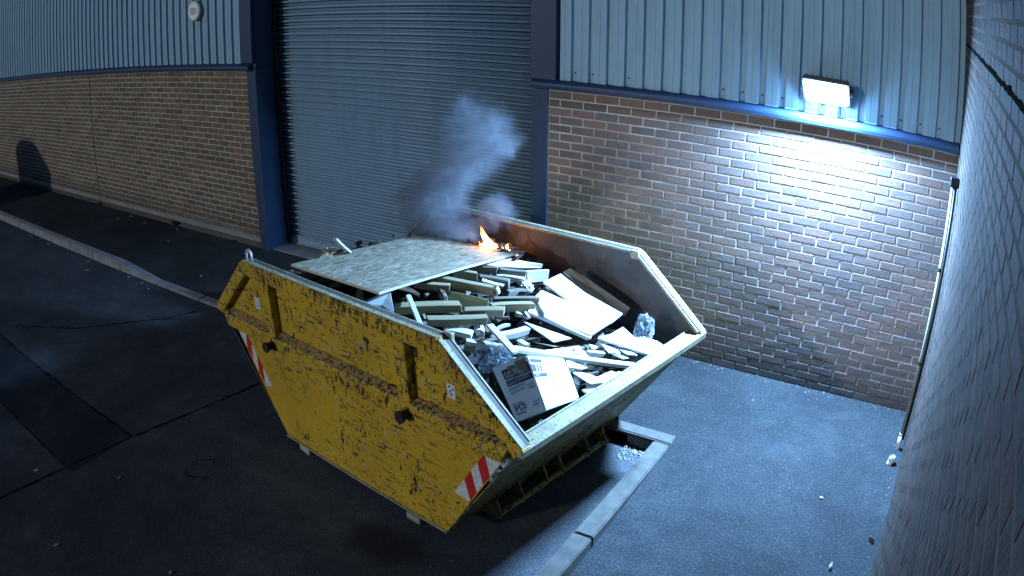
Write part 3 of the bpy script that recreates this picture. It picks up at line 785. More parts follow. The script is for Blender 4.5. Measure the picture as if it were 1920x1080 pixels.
# --- left of the door
XL = -7.6626
wlft = empty('brick_wall', (XL, 0, 0), 'long buff brick wall left of the shutter door with a grey plinth', 'brick wall', 'brick walls around the yard')
MB().box(-14.4, 0.0, 0.0, 0.22, -0.12, 2.325).build('mortar', M['mortarL'], wlft)
spots = []
for k in range(31):
    r = 30 - k; z = k * 0.075 + 0.0375
    if k == 1: continue
    off = 0.0 if r % 2 == 1 else 0.1125
    for i in range(63):
        u = XL - off - 0.225 * i - 0.1125
        spots.append((u, z, 0.215))
    if off: spots.append((XL - 0.056, z, 0.1025))
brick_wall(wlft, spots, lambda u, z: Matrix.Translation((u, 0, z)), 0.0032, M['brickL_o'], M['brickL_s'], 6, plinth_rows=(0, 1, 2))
MB().box(-14.38, 0.0, -0.006, 0.0, 0.078, 0.146).build('render_band', concrete('plinth_render', (0.17, 0.165, 0.145), (0.23, 0.22, 0.19)), wlft)
MB().box(-14.38, 0.0, -0.004, 0.002, 0.069, 0.077).build('damp_proof_strip', M['black'], wlft)
MB().box(-4.355, -4.335, -0.006, 0.002, 0.0, 2.30).build('movement_joint', M['black'], wlft)
# --- side wall close to the camera (x = 0, facing -x)
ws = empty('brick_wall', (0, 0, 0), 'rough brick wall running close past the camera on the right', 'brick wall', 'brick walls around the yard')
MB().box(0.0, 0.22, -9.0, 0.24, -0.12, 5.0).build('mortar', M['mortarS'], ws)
spots = []
for k in range(66):
    z = k * 0.075 + 0.0375
    off = 0.1125 * (k % 2)
    for i in range(34):
        spots.append((-(0.10 + off + 0.225 * i + 0.1125), z, 0.215))
SM = Matrix(((0, 1, 0), (1, 0, 0), (0, 0, 1))).to_4x4()              # wall-local x -> world y, wall-local y -> world x
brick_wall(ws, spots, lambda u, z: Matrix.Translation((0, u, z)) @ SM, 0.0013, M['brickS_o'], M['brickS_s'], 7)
rough = MB(); rr = random.Random(3); up, dn = [], []
for i in range(180):                                                # ragged, washed-out bed joint
    y = -0.02 - i * 0.045
    up.append((-0.0068, y, 3.15 + rr.uniform(0.004, 0.016) + 0.012 * (rr.random() < 0.12))); dn.append((-0.0068, y, 3.15 - rr.uniform(0.004, 0.013)))
rough.poly(up + dn, [(i, i + 1, 180 + i + 1, 180 + i) for i in range(179)])
rough.build('washed_out_joint', M['crack'], ws)

# ================================================================== CLADDING, FLASHING, DOOR
PITCH = 0.1655
def cladding(root, x0, x1, z0, z1, right_anchor):
    """vertical box-profile sheets about a metre wide (six ribs each), closed solids"""
    ribs = []
    x = right_anchor
    while x > x0: x -= PITCH
    while x < x1:
        ribs.append(x); x += PITCH
    sheets = [ribs[i:i + 6] for i in range(0, len(ribs), 6)]
    D = 0.034
    for sh in sheets:
        ring = []
        a0 = max(sh[0], x0)
        for r in sh:
            for px, py in ((0.0, -0.006), (0.010, -D), (0.052, -D), (0.054, -D + 0.003), (0.060, -D + 0.003), (0.062, -D), (0.112, -D), (0.124, -0.006)):
                xx = r + px
                if x0 <= xx <= x1: ring.append((xx, py))
        ring.append((min(sh[-1] + PITCH - 0.0015, x1), -0.006))
        ring += [(ring[-1][0], 0.01), (ring[0][0], 0.01)]
        o = MB().prism([(p[0], p[1], z0) for p in ring], [(p[0], p[1], z1) for p in ring]).build('cladding_sheet', M['clad'])
        o.parent = root; o.matrix_parent_inverse = Matrix.Translation(root.location).inverted()
    rnd = random.Random(int(x0 * 10))
    sm = MB().tube([(0, 0, 0), (0, -0.006, 0)], 0.009, 8).mesh('screw'); sm.materials.append(M['screw'])
    for i, r in enumerate(ribs[:-1]):
        for zz in (z0 + 0.075, z0 + 1.05):
            if rnd.random() < 0.62 and x0 < r - 0.02 < x1:
                put('screw', sm, root, Matrix.Translation((r - 0.02, -0.006, zz + rnd.uniform(-0.01, 0.01))) if False else Matrix.Translation(Vector((r - 0.02, -0.006, zz)) - root.location))
def flashing(root, x0, x1):
    ring = [(0.02, 2.345), (-0.035, 2.345), (-0.078, 2.322), (-0.080, 2.300), (-0.074, 2.272), (-0.068, 2.272), (-0.060, 2.292), (0.02, 2.292)]
    o = MB().prism([(x0, y, z) for y, z in ring], [(x1, y, z) for y, z in ring]).build('drip_flashing', M['blue'])
    o.parent = root; o.matrix_parent_inverse = Matrix.Translation(root.location).inverted()
cr = empty('wall_cladding', (-3.5, 0, 2.35), 'pale ribbed metal cladding above the right brick wall, behind the floodlight', 'cladding', 'ribbed wall cladding')
cladding(cr, -3.52, -0.006, 2.352, 5.0, -3.351 + 0.03)
flashing(cr, -3.75, -0.012)
cl = empty('wall_cladding', (-7.72, 0, 2.35), 'pale ribbed metal cladding above the left brick wall', 'cladding', 'ribbed wall cladding')
cladding(cl, -22.0, -7.71, 2.352, 5.0, -7.88 + 0.03)
flashing(cl, -22.0, -7.555)
df = empty('door_frame', (-7.5, 0, 0), 'dark blue steel door frame around the roller shutter', 'door frame')
def fpart(name, mb, mat, bevel=0.003):
    o = mb.build(name, mat, bevel=bevel); o.parent = df; o.matrix_parent_inverse = Matrix.Translation(df.location).inverted(); return o
fpart('post', MB().box(-7.655, -7.49, -0.012, 0.40, -0.05, 2.29), M['blue'])
fpart('post', MB().box(-7.60, -7.49, 0.0, 0.40, 2.292, 5.0), M['blue'])
fpart('corner_trim', MB().box(-7.715, -7.505, -0.046, -0.013, 2.36, 5.0).box(-7.53, -7.505, -0.0125, 0.02, 2.36, 5.0), M['blue'])
fpart('guide_channel', MB().box(-7.488, -7.43, 0.29, 0.325, 0.0, 5.0).box(-7.488, -7.43, 0.403, 0.43, 0.0, 5.0), M['dark_steel'])
fpart('post', MB().box(-3.77, -3.604, -0.012, 0.40, -0.05, 2.268), M['blue'])
fpart('post', MB().box(-3.77, -3.66, 0.0, 0.40, 2.35, 5.0), M['blue'])
fpart('corner_trim', MB().box(-3.765, -3.515, -0.046, -0.013, 2.348, 5.0), M['blue'])
fpart('guide_channel', MB().box(-3.83, -3.772, 0.29, 0.325, 0.0, 5.0).box(-3.83, -3.772, 0.403, 0.43, 0.0, 5.0), M['dark_steel'])
fpart('anchor_bolt', MB().tube([(-7.56, -0.012, 0.9), (-7.56, -0.018, 0.9)], 0.008, 8), M['screw'], 0)
sh = empty('roller_shutter', (-5.6, 0.35, 0), 'tall grey-blue steel roller shutter door, closed', 'shutter door')
SP = 0.0795
prof = []
for i in range(11):                                                 # big curl, a half round lip
    a = math.pi * (i / 10 - 0.5); prof.append((0.004 - 0.024 * math.cos(a), 0.0165 + 0.0145 * math.sin(a)))
prof += [(0.046, 0.0315), (0.046, 0.0495)]
for i in range(6):                                                  # small curl
    a = math.pi * (i / 5 - 0.5); prof.append((0.008 - 0.012 * math.cos(a), 0.0560 + 0.0060 * math.sin(a)))
prof += [(0.046, 0.0625), (0.046, SP - 0.0005), (0.050, SP - 0.0005), (0.050, 0.0002), (0.046, 0.0002)]
ring0 = [(-1.84, y, z) for y, z in prof]; ring1 = [(1.81, y, z) for y, z in prof]
slat = MB().prism(ring0, ring1).mesh('slat', True); slat.materials.append(M['shutter'])
rnd = random.Random(4)
for i in range(61):
    put('slat', slat, sh, Matrix.Translation((0, rnd.uniform(-0.0015, 0.0015), 0.10 + i * SP)) @ Matrix.Rotation(rnd.uniform(-0.0008, 0.0008), 4, 'Y'))
MB().box(-1.84, 1.81, -0.012, 0.012, 0.014, 0.098).build('bottom_rail', M['shutter'], sh, bevel=0.004)
MB().box(-1.84, 1.81, -0.03, -0.013, 0.014, 0.03).build('bottom_angle', M['shutter'], sh, bevel=0.002)
bk = MB().box(-7.6, -3.6, 0.44, 0.6, -0.1, 5.0).build('factory_wall', M['black'])
tag(bk, 'dark inside of the factory behind the shutter door', kind='structure')
rf = MB().box(-22.0, 0.2, -0.05, 3.0, 5.0, 5.15).build('eaves', M['blue'])
tag(rf, 'blue eaves capping the factory wall', kind='structure')

# --- round alarm box on the left cladding
al = empty('alarm_box', (-8.62, -0.034, 3.075), 'round white alarm box with dark print on the left cladding', 'alarm box', None)
def disc(r0, r1, y0, y1, n=28):
    b = MB()
    return b.prism([(r0 * math.cos(2 * math.pi * i / n), y0, r0 * math.sin(2 * math.pi * i / n)) for i in range(n)], [(r1 * math.cos(2 * math.pi * i / n), y1, r1 * math.sin(2 * math.pi * i / n)) for i in range(n)])
disc(0.135, 0.135, 0.0, -0.05).build('base', M['cream'], al)
disc(0.13, 0.118, -0.05, -0.068).build('cover', M['white'], al)
for z, w in ((0.035, 0.075), (0.01, 0.09), (-0.015, 0.085), (-0.04, 0.06)):
    MB().box(-w, w, -0.0705, -0.068, z - 0.006, z + 0.004).build('print', M['ink'], al)

# --- LED floodlight
LP = Vector((-1.14, -0.155, 2.565))
fl = empty('floodlight', LP, 'glaring white LED floodlight on the ribbed cladding over the brick wall', 'floodlight')
TILT = Matrix.Rotation(R(44), 4, 'X')                                # face turned out (-y) and down
def lpart(name, mb, mat, tilt=True, bevel=0.004):
    o = mb.build(name, mat, fl, bevel=bevel)
    if tilt: o.matrix_local = TILT
    return o
lpart('housing', MB().box(-0.185, 0.185, -0.012, 0.035, -0.125, 0.125), M['housing'], bevel=0.012)
b = MB()
for i in range(9): b.box(-0.16 + i * 0.04 - 0.004, -0.16 + i * 0.04 + 0.004, 0.035, 0.06, -0.10, 0.10)
lpart('cooling_fins', b, M['housing'], bevel=0)
lpart('bezel', MB().box(-0.19, 0.19, -0.022, -0.012, 0.108, 0.13).box(-0.19, 0.19, -0.022, -0.012, -0.13, -0.108).box(-0.19, -0.172, -0.022, -0.012, -0.108, 0.108).box(0.172, 0.19, -0.022, -0.012, -0.108, 0.108), M['housing'], bevel=0.002)
lpart('lens', MB().box(-0.171, 0.171, -0.050, -0.016, -0.107, 0.107), M['lamp'], bevel=0.012)  # lens thickened and made to glow, adding bloom-like spill on the cladding
la = bpy.data.lights.new('floodlight_beam', 'AREA')
la.shape = 'RECTANGLE'; la.size = 0.342; la.size_y = 0.214; la.color = LAMP_COLOR
la.energy = LAMP_STRENGTH * math.pi * la.size * la.size_y
lo = bpy.data.objects.new('floodlight_beam', la); COL.objects.link(lo); lo.parent = fl
lo.matrix_local = TILT @ Matrix.Translation((0, -0.053, 0)) @ Matrix.Rotation(R(-90), 4, 'X')
lpart('bracket', MB().box(-0.21, -0.196, -0.01, 0.122, -0.02, 0.02).box(0.196, 0.21, -0.01, 0.122, -0.02, 0.02).box(-0.21, 0.21, 0.108, 0.122, -0.02, 0.02), M['housing'], False, 0.002)
b = MB().tube([(0.05, 0.06, 0.02), (0.08, 0.09, -0.05), (0.10, 0.115, -0.09), (0.11, 0.118, -0.2)], 0.005, 8)
lpart('cable', b, M['black'], False, 0)

# --- black pipe up the side wall
dp = empty('wall_pipe', (-0.046, -0.62, 0), 'thin pale pipe running up the side wall near the corner', 'pipe')
MB().tube([(0, 0, 0.13), (0, 0, 1.0), (0, 0, 2.13)], 0.018, 14).build('pipe', M['cream'], dp, True)
MB().tube([(0, 0, 0.0), (0, 0, 0.13)], 0.021, 14).build('foot_sleeve', M['white'], dp, True)
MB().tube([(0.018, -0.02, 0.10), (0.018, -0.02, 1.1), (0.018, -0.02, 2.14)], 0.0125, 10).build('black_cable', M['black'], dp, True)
MB().box(-0.03, 0.045, -0.03, 0.03, 2.13, 2.20).build('bracket', M['black'], dp, bevel=0.008)
MB().tube([(0, 0, 0.122), (0, 0, 0.14)], 0.024, 14).build('collar', M['cream'], dp, True)
for z in (0.75, 1.5):
    MB().tube([(0, 0, z), (0, 0, z + 0.03)], 0.022, 14).build('clip', M['dark_steel'], dp)
# ================================================================== THE SKIP
SKM = Matrix(((0.98583, 0.16598, -0.02424, -3.35229), (-0.1651, 0.98567, 0.03468, -1.96677), (0.02965, -0.03018, 0.9991, -0.04), (0, 0, 0, 1)))
for _i in range(1):                                                  # orthonormalise the measured frame
    _r = SKM.to_3x3(); x = _r.col[0].normalized(); z = (_r.col[2] - x * x.dot(_r.col[2])).normalized(); y = z.cross(x)
    SKM = Matrix((x, y, z)).transposed().to_4x4(); SKM.translation = (-3.35229, -1.96677, -0.04)
skip = empty('skip', label='battered yellow waste skip heaped with timber and boards, burning at its far corner', cat='skip', mat=SKM)
sA, sB, sC, sD, sE, sF = -1.057, 0.998, 1.585, -1.585, -0.849, 0.908
ZT, ZM = 1.40, 0.921
def wo(z):                                                          # outer half width
    return 1.011 + (1.034 - 1.011) * (z - 0.921) / 0.479 if z > 0.776 else 0.938 + (0.952 - 0.938) * z / 0.776
def side_prism(mb, poly, sign, d0, d1):
    """polygon in (s, z) on a side of the skip, from depth d0 to d1 inside the outer face"""
    mb.prism([(s, sign * (wo(max(z, 0.7761)) - d0), z) for s, z in poly], [(s, sign * (wo(max(z, 0.7761)) - d1), z) for s, z in poly])
def low_prism(mb, poly, sign, d0, d1):
    mb.prism([(s, sign * (0.938 + 0.018 * z - d0), z) for s, z in poly], [(s, sign * (0.938 + 0.018 * z - d1), z) for s, z in poly])
DEP = 0.062
for sg in (-1, 1):
    b = MB()
    side_prism(b, [(sA, ZT - 0.02), (sB, ZT - 0.02), (sC - 0.03, 0.915), (1.46, 0.79), (-1.46, 0.79), (sD + 0.03, 0.915)], sg, DEP, DEP + 0.007)
    b.build('side_panel', M['skip'], skip)
    b = MB(); side_prism(b, [(sA, ZT - 0.02), (sB, ZT - 0.02), (sC - 0.03, 0.915), (1.46, 0.79), (-1.46, 0.79), (sD + 0.03, 0.915)], sg, DEP + 0.0072, DEP + 0.010)
    b.build('inner_lining', M['inner'], skip)
    b = MB(); low_prism(b, [(-1.425, 0.80), (1.425, 0.80), (sF, 0.0), (sE, 0.0)], sg, 0, 0.007)
    b.build('lower_panel', M['skip'], skip)
    b = MB(); low_prism(b, [(-1.425, 0.80), (1.425, 0.80), (sF, 0.0), (sE, 0.0)], sg, 0.0072, 0.010)
    b.build('inner_lining', M['inner'], skip)
    b = MB(); side_prism(b, [(sA + 0.003, ZT), (sB - 0.003, ZT), (sB - 0.045, 1.293), (sA + 0.045, 1.293)], sg, 0, 0.075)
    b.build('top_rail', M['skip_rail'], skip, bevel=0.006)
    b = MB(); side_prism(b, [(sA + 0.05, 1.384), (sB - 0.05, 1.384), (sB - 0.05, 1.29), (sA + 0.05, 1.29)], sg, 0.0755, 0.079)
    b.build('inner_lining', M['inner'], skip)
    # worn strip along the top
    b = MB(); b.hexa([(sA + 0.01, sg * 1.026, ZT + 0.0005), (sB - 0.01, sg * 1.026, ZT + 0.0005), (sB - 0.01, sg * 0.990, ZT + 0.0005), (sA + 0.01, sg * 0.990, ZT + 0.0005),
                      (sA + 0.01, sg * 1.024, ZT + 0.006), (sB - 0.01, sg * 1.024, ZT + 0.006), (sB - 0.01, sg * 0.991, ZT + 0.006), (sA + 0.01, sg * 0.991, ZT + 0.006)])
    b.build('rim', M['rim'], skip)
    MB().box(sA + 0.012, sB - 0.012, *sorted((sg * 0.989, sg * 0.952)), ZT + 0.0004, ZT + 0.0022).build('rail_gap_strip', M['inner'], skip)  # dark strip standing in for the gap between cap and lip
    MB().box(sA + 0.01, sB - 0.01, *sorted((sg * 0.951, sg * 0.936)), 1.385, ZT + 0.002).build('rim_lip', M['rim'], skip, bevel=0.003)
    for s0, s1, e in ((sA, sD, -1), (sB, sC, 1)):
        dx, dz = s1 - s0, ZM - ZT; l = math.hypot(dx, dz); dx, dz = dx / l, dz / l
        nx, nz = (-dz * -e, 0), 0
        nrm = (e * dz, -e * dx) if e > 0 else (-dz, dx)
        if nrm[1] > 0: nrm = (-nrm[0], -nrm[1])
        q = 0.095
        poly = [(s0, ZT), (s1, ZM), (s1 + nrm[0] * q, ZM + nrm[1] * q), (s0 + nrm[0] * q * 1.0, ZT + nrm[1] * q)]
        b = MB(); side_prism(b, poly, sg, 0.0, 0.072); b.build('slope_rail', M['skip_edge'], skip, bevel=0.006)
        o = 0.0035                                                 # worn cap on the sloping rail
        cap = [(s0 + dx * 0.02 - nrm[0] * o, ZT + dz * 0.02 - nrm[1] * o), (s1 - dx * 0.015 - nrm[0] * o, ZM - dz * 0.015 - nrm[1] * o), (s1 - dx * 0.015 + nrm[0] * 0.002, ZM - dz * 0.015 + nrm[1] * 0.002), (s0 + dx * 0.02 + nrm[0] * 0.002, ZT + dz * 0.02 + nrm[1] * 0.002)]
        b = MB(); side_prism(b, cap, sg, 0.008, 0.042); b.build('rim', M['rim'], skip)
        b = MB(); side_prism(b, [(p[0] + nrm[0] * 0.0015, p[1] + nrm[1] * 0.0015) for p in cap], sg, 0.0425, 0.072); b.build('rail_gap_strip', M['inner'], skip)  # dark gap strip again, along the sloping rail
        lip = [(s0 + dx * 0.02 - nrm[0] * 0.002, ZT + dz * 0.02), (s1 - dx * 0.03 - nrm[0] * 0.002, ZM - dz * 0.03), (s1 - dx * 0.03 + nrm[0] * 0.02, ZM - dz * 0.03 + nrm[1] * 0.02), (s0 + nrm[0] * 0.02, ZT + nrm[1] * 0.02)]
        b = MB(); side_prism(b, [(q_[0] + nrm[0] * z_, q_[1] + nrm[1] * z_) for q_, z_ in (((s0, ZT), 0.018), ((s1, ZM), 0.018), ((s1, ZM), 0.096), ((s0, ZT), 0.096))], sg, 0.0722, 0.076); b.build('inner_lining', M['inner'], skip)
        b = MB(); side_prism(b, lip, sg, 0.082, 0.098); b.build('rim_lip', M['rim'], skip, bevel=0.003)
    # waist rail with a sloping dirty top
    b = MB()
    def ring(s, top): return [(s, sg * (1.0055), 0.777), (s, sg * 1.009, 0.880), (s, sg * (1.0115 - DEP), 0.918), (s, sg * 0.944, 0.777)]
    def slant(r, k): return [(p[0] + k * (p[2] - 0.777) * 0.5, p[1], p[2]) for p in r]
    b.prism(slant(ring(-1.432, 0), -1), slant(ring(1.418, 0), 1)); b.build('waist_rail', M['skip_edge'], skip, bevel=0.004)
    b = MB(); b.prism([(-1.44, sg * 1.003, 0.8845), (-1.44, sg * 0.955, 0.9165), (-1.44, sg * 0.955, 0.9195), (-1.44, sg * 1.003, 0.8875)],
                      [(1.43, sg * 1.003, 0.8845), (1.43, sg * 0.955, 0.9165), (1.43, sg * 0.955, 0.9195), (1.43, sg * 1.003, 0.8875)])
    b.build('rail_top', M['skip_brown'], skip)
    for s0, s1 in ((-0.805, -0.715), (0.622, 0.718)):
        b = MB(); side_prism(b, [(s0, 1.292), (s1, 1.292), (s1, 0.885), (s0, 0.885)], sg, 0.001, DEP)
        b.build('rib', M['skip_edge'], skip, bevel=0.004)
    for s in (-0.765, 0.690):
        o = MB().tube([(s, sg * 0.95, 0.815), (s, sg * 1.004, 0.815), (s, sg * 1.008, 0.815)], [0.052, 0.052, 0.046], 16).build('pin_collar', M['skip_brown'], skip)
        o = MB().tube([(s, sg * 1.0, 0.815), (s, sg * 1.062, 0.815), (s, sg * 1.062, 0.815), (s, sg * 1.078, 0.815)], [0.030, 0.030, 0.040, 0.040], 16).build('lifting_pin', M['dark_steel'], skip)
    low = MB().box(sE + 0.0, sF - 0.0, *sorted((sg * 0.925, sg * 0.950)), -0.012, 0.004)
    low.build('bottom_rail', M['rim'], skip)
# end panels, lips, floor
def endz(z, e): return (sF + (sC - 0.03 - sF) * z / 0.91) if e > 0 else (sE + (sD + 0.03 - sE) * z / 0.91)
for e in (1, -1):
    def trap(off, z0=0.0, z1=0.91): return [(endz(z0, e) + off * e, -0.933, z0), (endz(z0, e) + off * e, 0.933, z0), (endz(z1, e) + off * e, 0.985, z1), (endz(z1, e) + off * e, -0.985, z1)]
    MB().prism(trap(0.0), trap(-0.007)).build('end_panel', M['skip_end_shade'], skip)
    MB().prism(trap(-0.0072), trap(-0.011)).build('inner_lining', M['inner'], skip)
    so = sC if e > 0 else sD
    ringl = [(so, 0.917), (so - e * 0.105, 0.922), (so - e * 0.105, 0.885), (so - e * 0.075, 0.880), (so - e * 0.02, 0.868), (so - e * 0.004, 0.872)]
    MB().prism([(s, -1.008, z) for s, z in ringl], [(s, 1.008, z) for s, z in ringl]).build('end_lip', M['rim'], skip, bevel=0.003)
    MB().box(*sorted((so - e * 0.105, so - e * 0.117)), -0.93, 0.93, 0.86, 0.931).build('rim_lip', M['rim'], skip, bevel=0.003)
    # drag bar with pairs of gussets low on the end panel
    s_b = (sF if e > 0 else sE) + e * 0.135
    MB().tube([(s_b, -0.62, 0.015), (s_b, 0.62, 0.015)], 0.021, 10).build('drag_bar', M['skip_end_shade'], skip, True)
    for w in (-0.60, -0.37, -0.11, 0.06, 0.37, 0.58):
        s0 = endz(0.02, e)
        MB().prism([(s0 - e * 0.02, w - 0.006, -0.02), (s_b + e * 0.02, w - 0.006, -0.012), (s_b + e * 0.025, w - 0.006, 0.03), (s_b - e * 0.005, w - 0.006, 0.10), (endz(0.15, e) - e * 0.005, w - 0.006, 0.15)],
                   [(s0 - e * 0.02, w + 0.006, -0.02), (s_b + e * 0.02, w + 0.006, -0.012), (s_b + e * 0.025, w + 0.006, 0.03), (s_b - e * 0.005, w + 0.006, 0.10), (endz(0.15, e) - e * 0.005, w + 0.006, 0.15)]).build('gusset', M['skip_end_shade'], skip)
MB().box(sE, sF, -0.93, 0.93, -0.002, 0.006).build('floor_plate', M['inner'], skip)
for w in (-0.55, 0.55):
    MB().box(sE + 0.05, sF - 0.05, w - 0.05, w + 0.05, -0.062, -0.003).build('runner', M['skip_edge'], skip)
# lifting eyes and corner lugs
for sg in (-1, 1):
    s = -0.985
    pts = [(s - 0.035, sg * 0.995, ZT)] + [(s + 0.035 * -math.cos(a), sg * 0.995 , ZT + 0.05 + 0.035 * math.sin(a)) for a in np.linspace(0, math.pi, 9)] + [(s + 0.035, sg * 0.995, ZT)]
    MB().tube(pts, 0.010, 8).build('lifting_eye', M['galv'], skip, True)
    MB().box(sB - 0.035, sB + 0.03, *sorted((sg * 0.92, sg * 0.955)), ZT - 0.05, ZT + 0.012).build('lug', M['rim'], skip, bevel=0.006)
# stickers and reflective plates
def side_plate(name, mat, pts, depth, lower, sign=-1, t=0.0015):
    def w(z): return (0.938 + 0.018 * z) if lower else wo(max(z, 0.7761)) - depth
    return MB().prism([(s, sign * (w(z) + t), z) for s, z in pts], [(s, sign * (w(z) + 0.0003), z) for s, z in pts]).build(name, mat, skip)
for s in (-1.035, 0.985):
    st = side_plate('sticker', M['sticker'], [(s, 1.015), (s + 0.062, 1.015), (s + 0.062, 1.105), (s, 1.105)], DEP, False)
    # triangle of arrows and two lines of small print
    for k in range(3):
        a = R(90 + 120 * k); c = (s + 0.031, 1.075)
        p = [(c[0] + r * math.cos(a + d), c[1] + r * math.sin(a + d)) for r, d in ((0.024, 0.28), (0.024, 1.15), (0.013, 1.25), (0.013, 0.2))]
        side_plate('sticker_print', M['ink'], p, DEP - 0.0006, False).parent = st
    for zz, l in ((1.041, 0.036), (1.029, 0.024)):
        side_plate('sticker_print', M['ink'], [(s + 0.031 - l / 2, zz), (s + 0.031 + l / 2, zz), (s + 0.031 + l / 2, zz + 0.006), (s + 0.031 - l / 2, zz + 0.006)], DEP - 0.0006, False).parent = st
bpy.context.view_layer.update()
for o in list(bpy.data.objects):
    if o.name.startswith('sticker_print'): o.matrix_parent_inverse = Matrix.Identity(4)
def chevron(corners, sign, name='reflective_plate'):
    """corners: outer top, outer bottom, inner bottom, inner top (s, z); red and white diagonal bands"""
    ot, ob, ib, it = [Vector(c) for c in corners]
    pl = side_plate(name, M['refl'], [tuple(c) for c in (it, ot, ob, ib)], 0, True, sign)
    N = 5
    for k in (0.5, 2.55):
        t0, t1 = k / N, (k + 1.05) / N
        sh_ = 0.24
        p = [ot.lerp(ob, min(t0 + sh_, 1)), ot.lerp(ob, min(t1 + sh_, 1)), it.lerp(ib, t1 - 0.06), it.lerp(ib, max(t0 - 0.06, 0))]
        c = side_plate('red_band', M['red'], [tuple(q) for q in p], 0, True, sign, 0.0024); c.parent = pl
    return pl
chevron([(1.385, 0.745), (1.118, 0.342), (0.995, 0.358), (1.268, 0.765)], -1)
chevron([(-1.385, 0.745), (-1.060, 0.352), (-0.965, 0.385), (-1.268, 0.765)], -1)
chevron([(1.385, 0.745), (1.118, 0.342), (0.995, 0.358), (1.268, 0.765)], 1)
chevron([(-1.385, 0.745), (-1.060, 0.352), (-0.965, 0.385), (-1.268, 0.765)], 1)
# timber shims under the near edge
for i, (p, a, lb) in enumerate((((-4.12, -2.70), R(-12), 'short timber shim under the skip edge nearest the dark footway side'), ((-2.94, -2.88), R(-9), 'short timber shim under the skip edge near its red and white plate'))):
    o = MB().box(-0.065, 0.065, -0.09, 0.14, 0, 0.052).build('timber_shim', M['block'], bevel=0.006)
    o.location = (p[0], p[1], ROAD_Z); o.rotation_euler = (0, 0, a)
    tag(o, lb, 'timber block', 'timber shims under the skip')

# ================================================================== WHAT LIES IN THE SKIP
def heap_z(x, y):
    """height of the packed waste in the skip (world)"""
    base = np.interp(x, [-4.9, -4.1, -3.3, -2.9, -2.5, -2.2, -1.9], [1.04, 1.10, 1.14, 1.07, 0.93, 0.79, 0.74])
    base -= 0.20 * min(max((-2.30 - y) / 0.15, 0), 1) * min(max((x + 2.72) / 0.12, 0), 1)
    return float(base)
rnd = random.Random(21)
b = MB(); NS, NW = 58, 40; vs = []
SKI = SKM.inverted()
for j in range(NW + 1):
    for i in range(NS + 1):
        w = -0.92 + 1.84 * j / NW
        s = -1.40 + 2.80 * i / NS
        wp = SKM @ Vector((s, w, 1.0))
        z = heap_z(wp.x, wp.y) - 0.05 + rnd.uniform(-0.055, 0.03)
        lz = (SKI @ Vector((wp.x, wp.y, z))).z
        zmax = 0.885 if abs(s) > 1.3 else 9
        lz = min(lz, 0.80 if s > 1.25 else lz, zmax)
        smax = endz(max(lz, 0), 1) - 0.02
        vs.append(tuple(SKM @ Vector((max(min(s, smax), endz(max(lz, 0), -1) + 0.02), w, lz))))
b.poly(vs, [(j * (NS + 1) + i, j * (NS + 1) + i + 1, (j + 1) * (NS + 1) + i + 1, (j + 1) * (NS + 1) + i) for j in range(NW) for i in range(NS)])
tag(b.build('packed_waste', M['heap']), 'dark packed rubbish filling the skip under the timber', kind='stuff')
b = MB()
for _ in range(520):                                                 # small splintered offcuts, too many to count
    s = rnd.uniform(-1.3, 1.36); w = rnd.uniform(-0.88, 0.88)
    wp = SKM @ Vector((s, w, 1)); z = heap_z(wp.x, wp.y) + rnd.uniform(-0.05, 0.02)
    if s > 1.2: z -= 0.04
    l = rnd.uniform(0.04, 0.20); ww = rnd.uniform(0.012, 0.05); t = rnd.uniform(0.008, 0.035)
    if s > 1.15: l *= 0.6
    m = Matrix.Translation((wp.x, wp.y, z)) @ Matrix.Rotation(rnd.gauss(R(42), 0.6), 4, 'Z') @ Matrix.Rotation(rnd.gauss(0, 0.16), 4, 'Y') @ Matrix.Rotation(rnd.gauss(0, 0.5), 4, 'X')
    e = [rnd.uniform(0.75, 1.0) for _ in range(8)]
    c = [(-l, -ww, -t), (l, -ww, -t), (l, ww, -t), (-l, ww, -t), (-l, -ww, t), (l, -ww, t), (l, ww, t), (-l, ww, t)]
    hx = [m @ Vector((p[0] / 2 * e[k], p[1] / 2, p[2] / 2)) for k, p in enumerate(c)]
    lx = [SKI @ p for p in hx]
    if all(endz(max(p.z, 0), -1) + 0.03 < p.x < endz(max(p.z, 0), 1) - 0.03 and abs(p.y) < 0.92 for p in lx): b.hexa([tuple(p) for p in hx])
tag(b.build('splintered_offcuts', M['rubble']), 'small splintered wood offcuts and rubble between the timbers', kind='stuff')

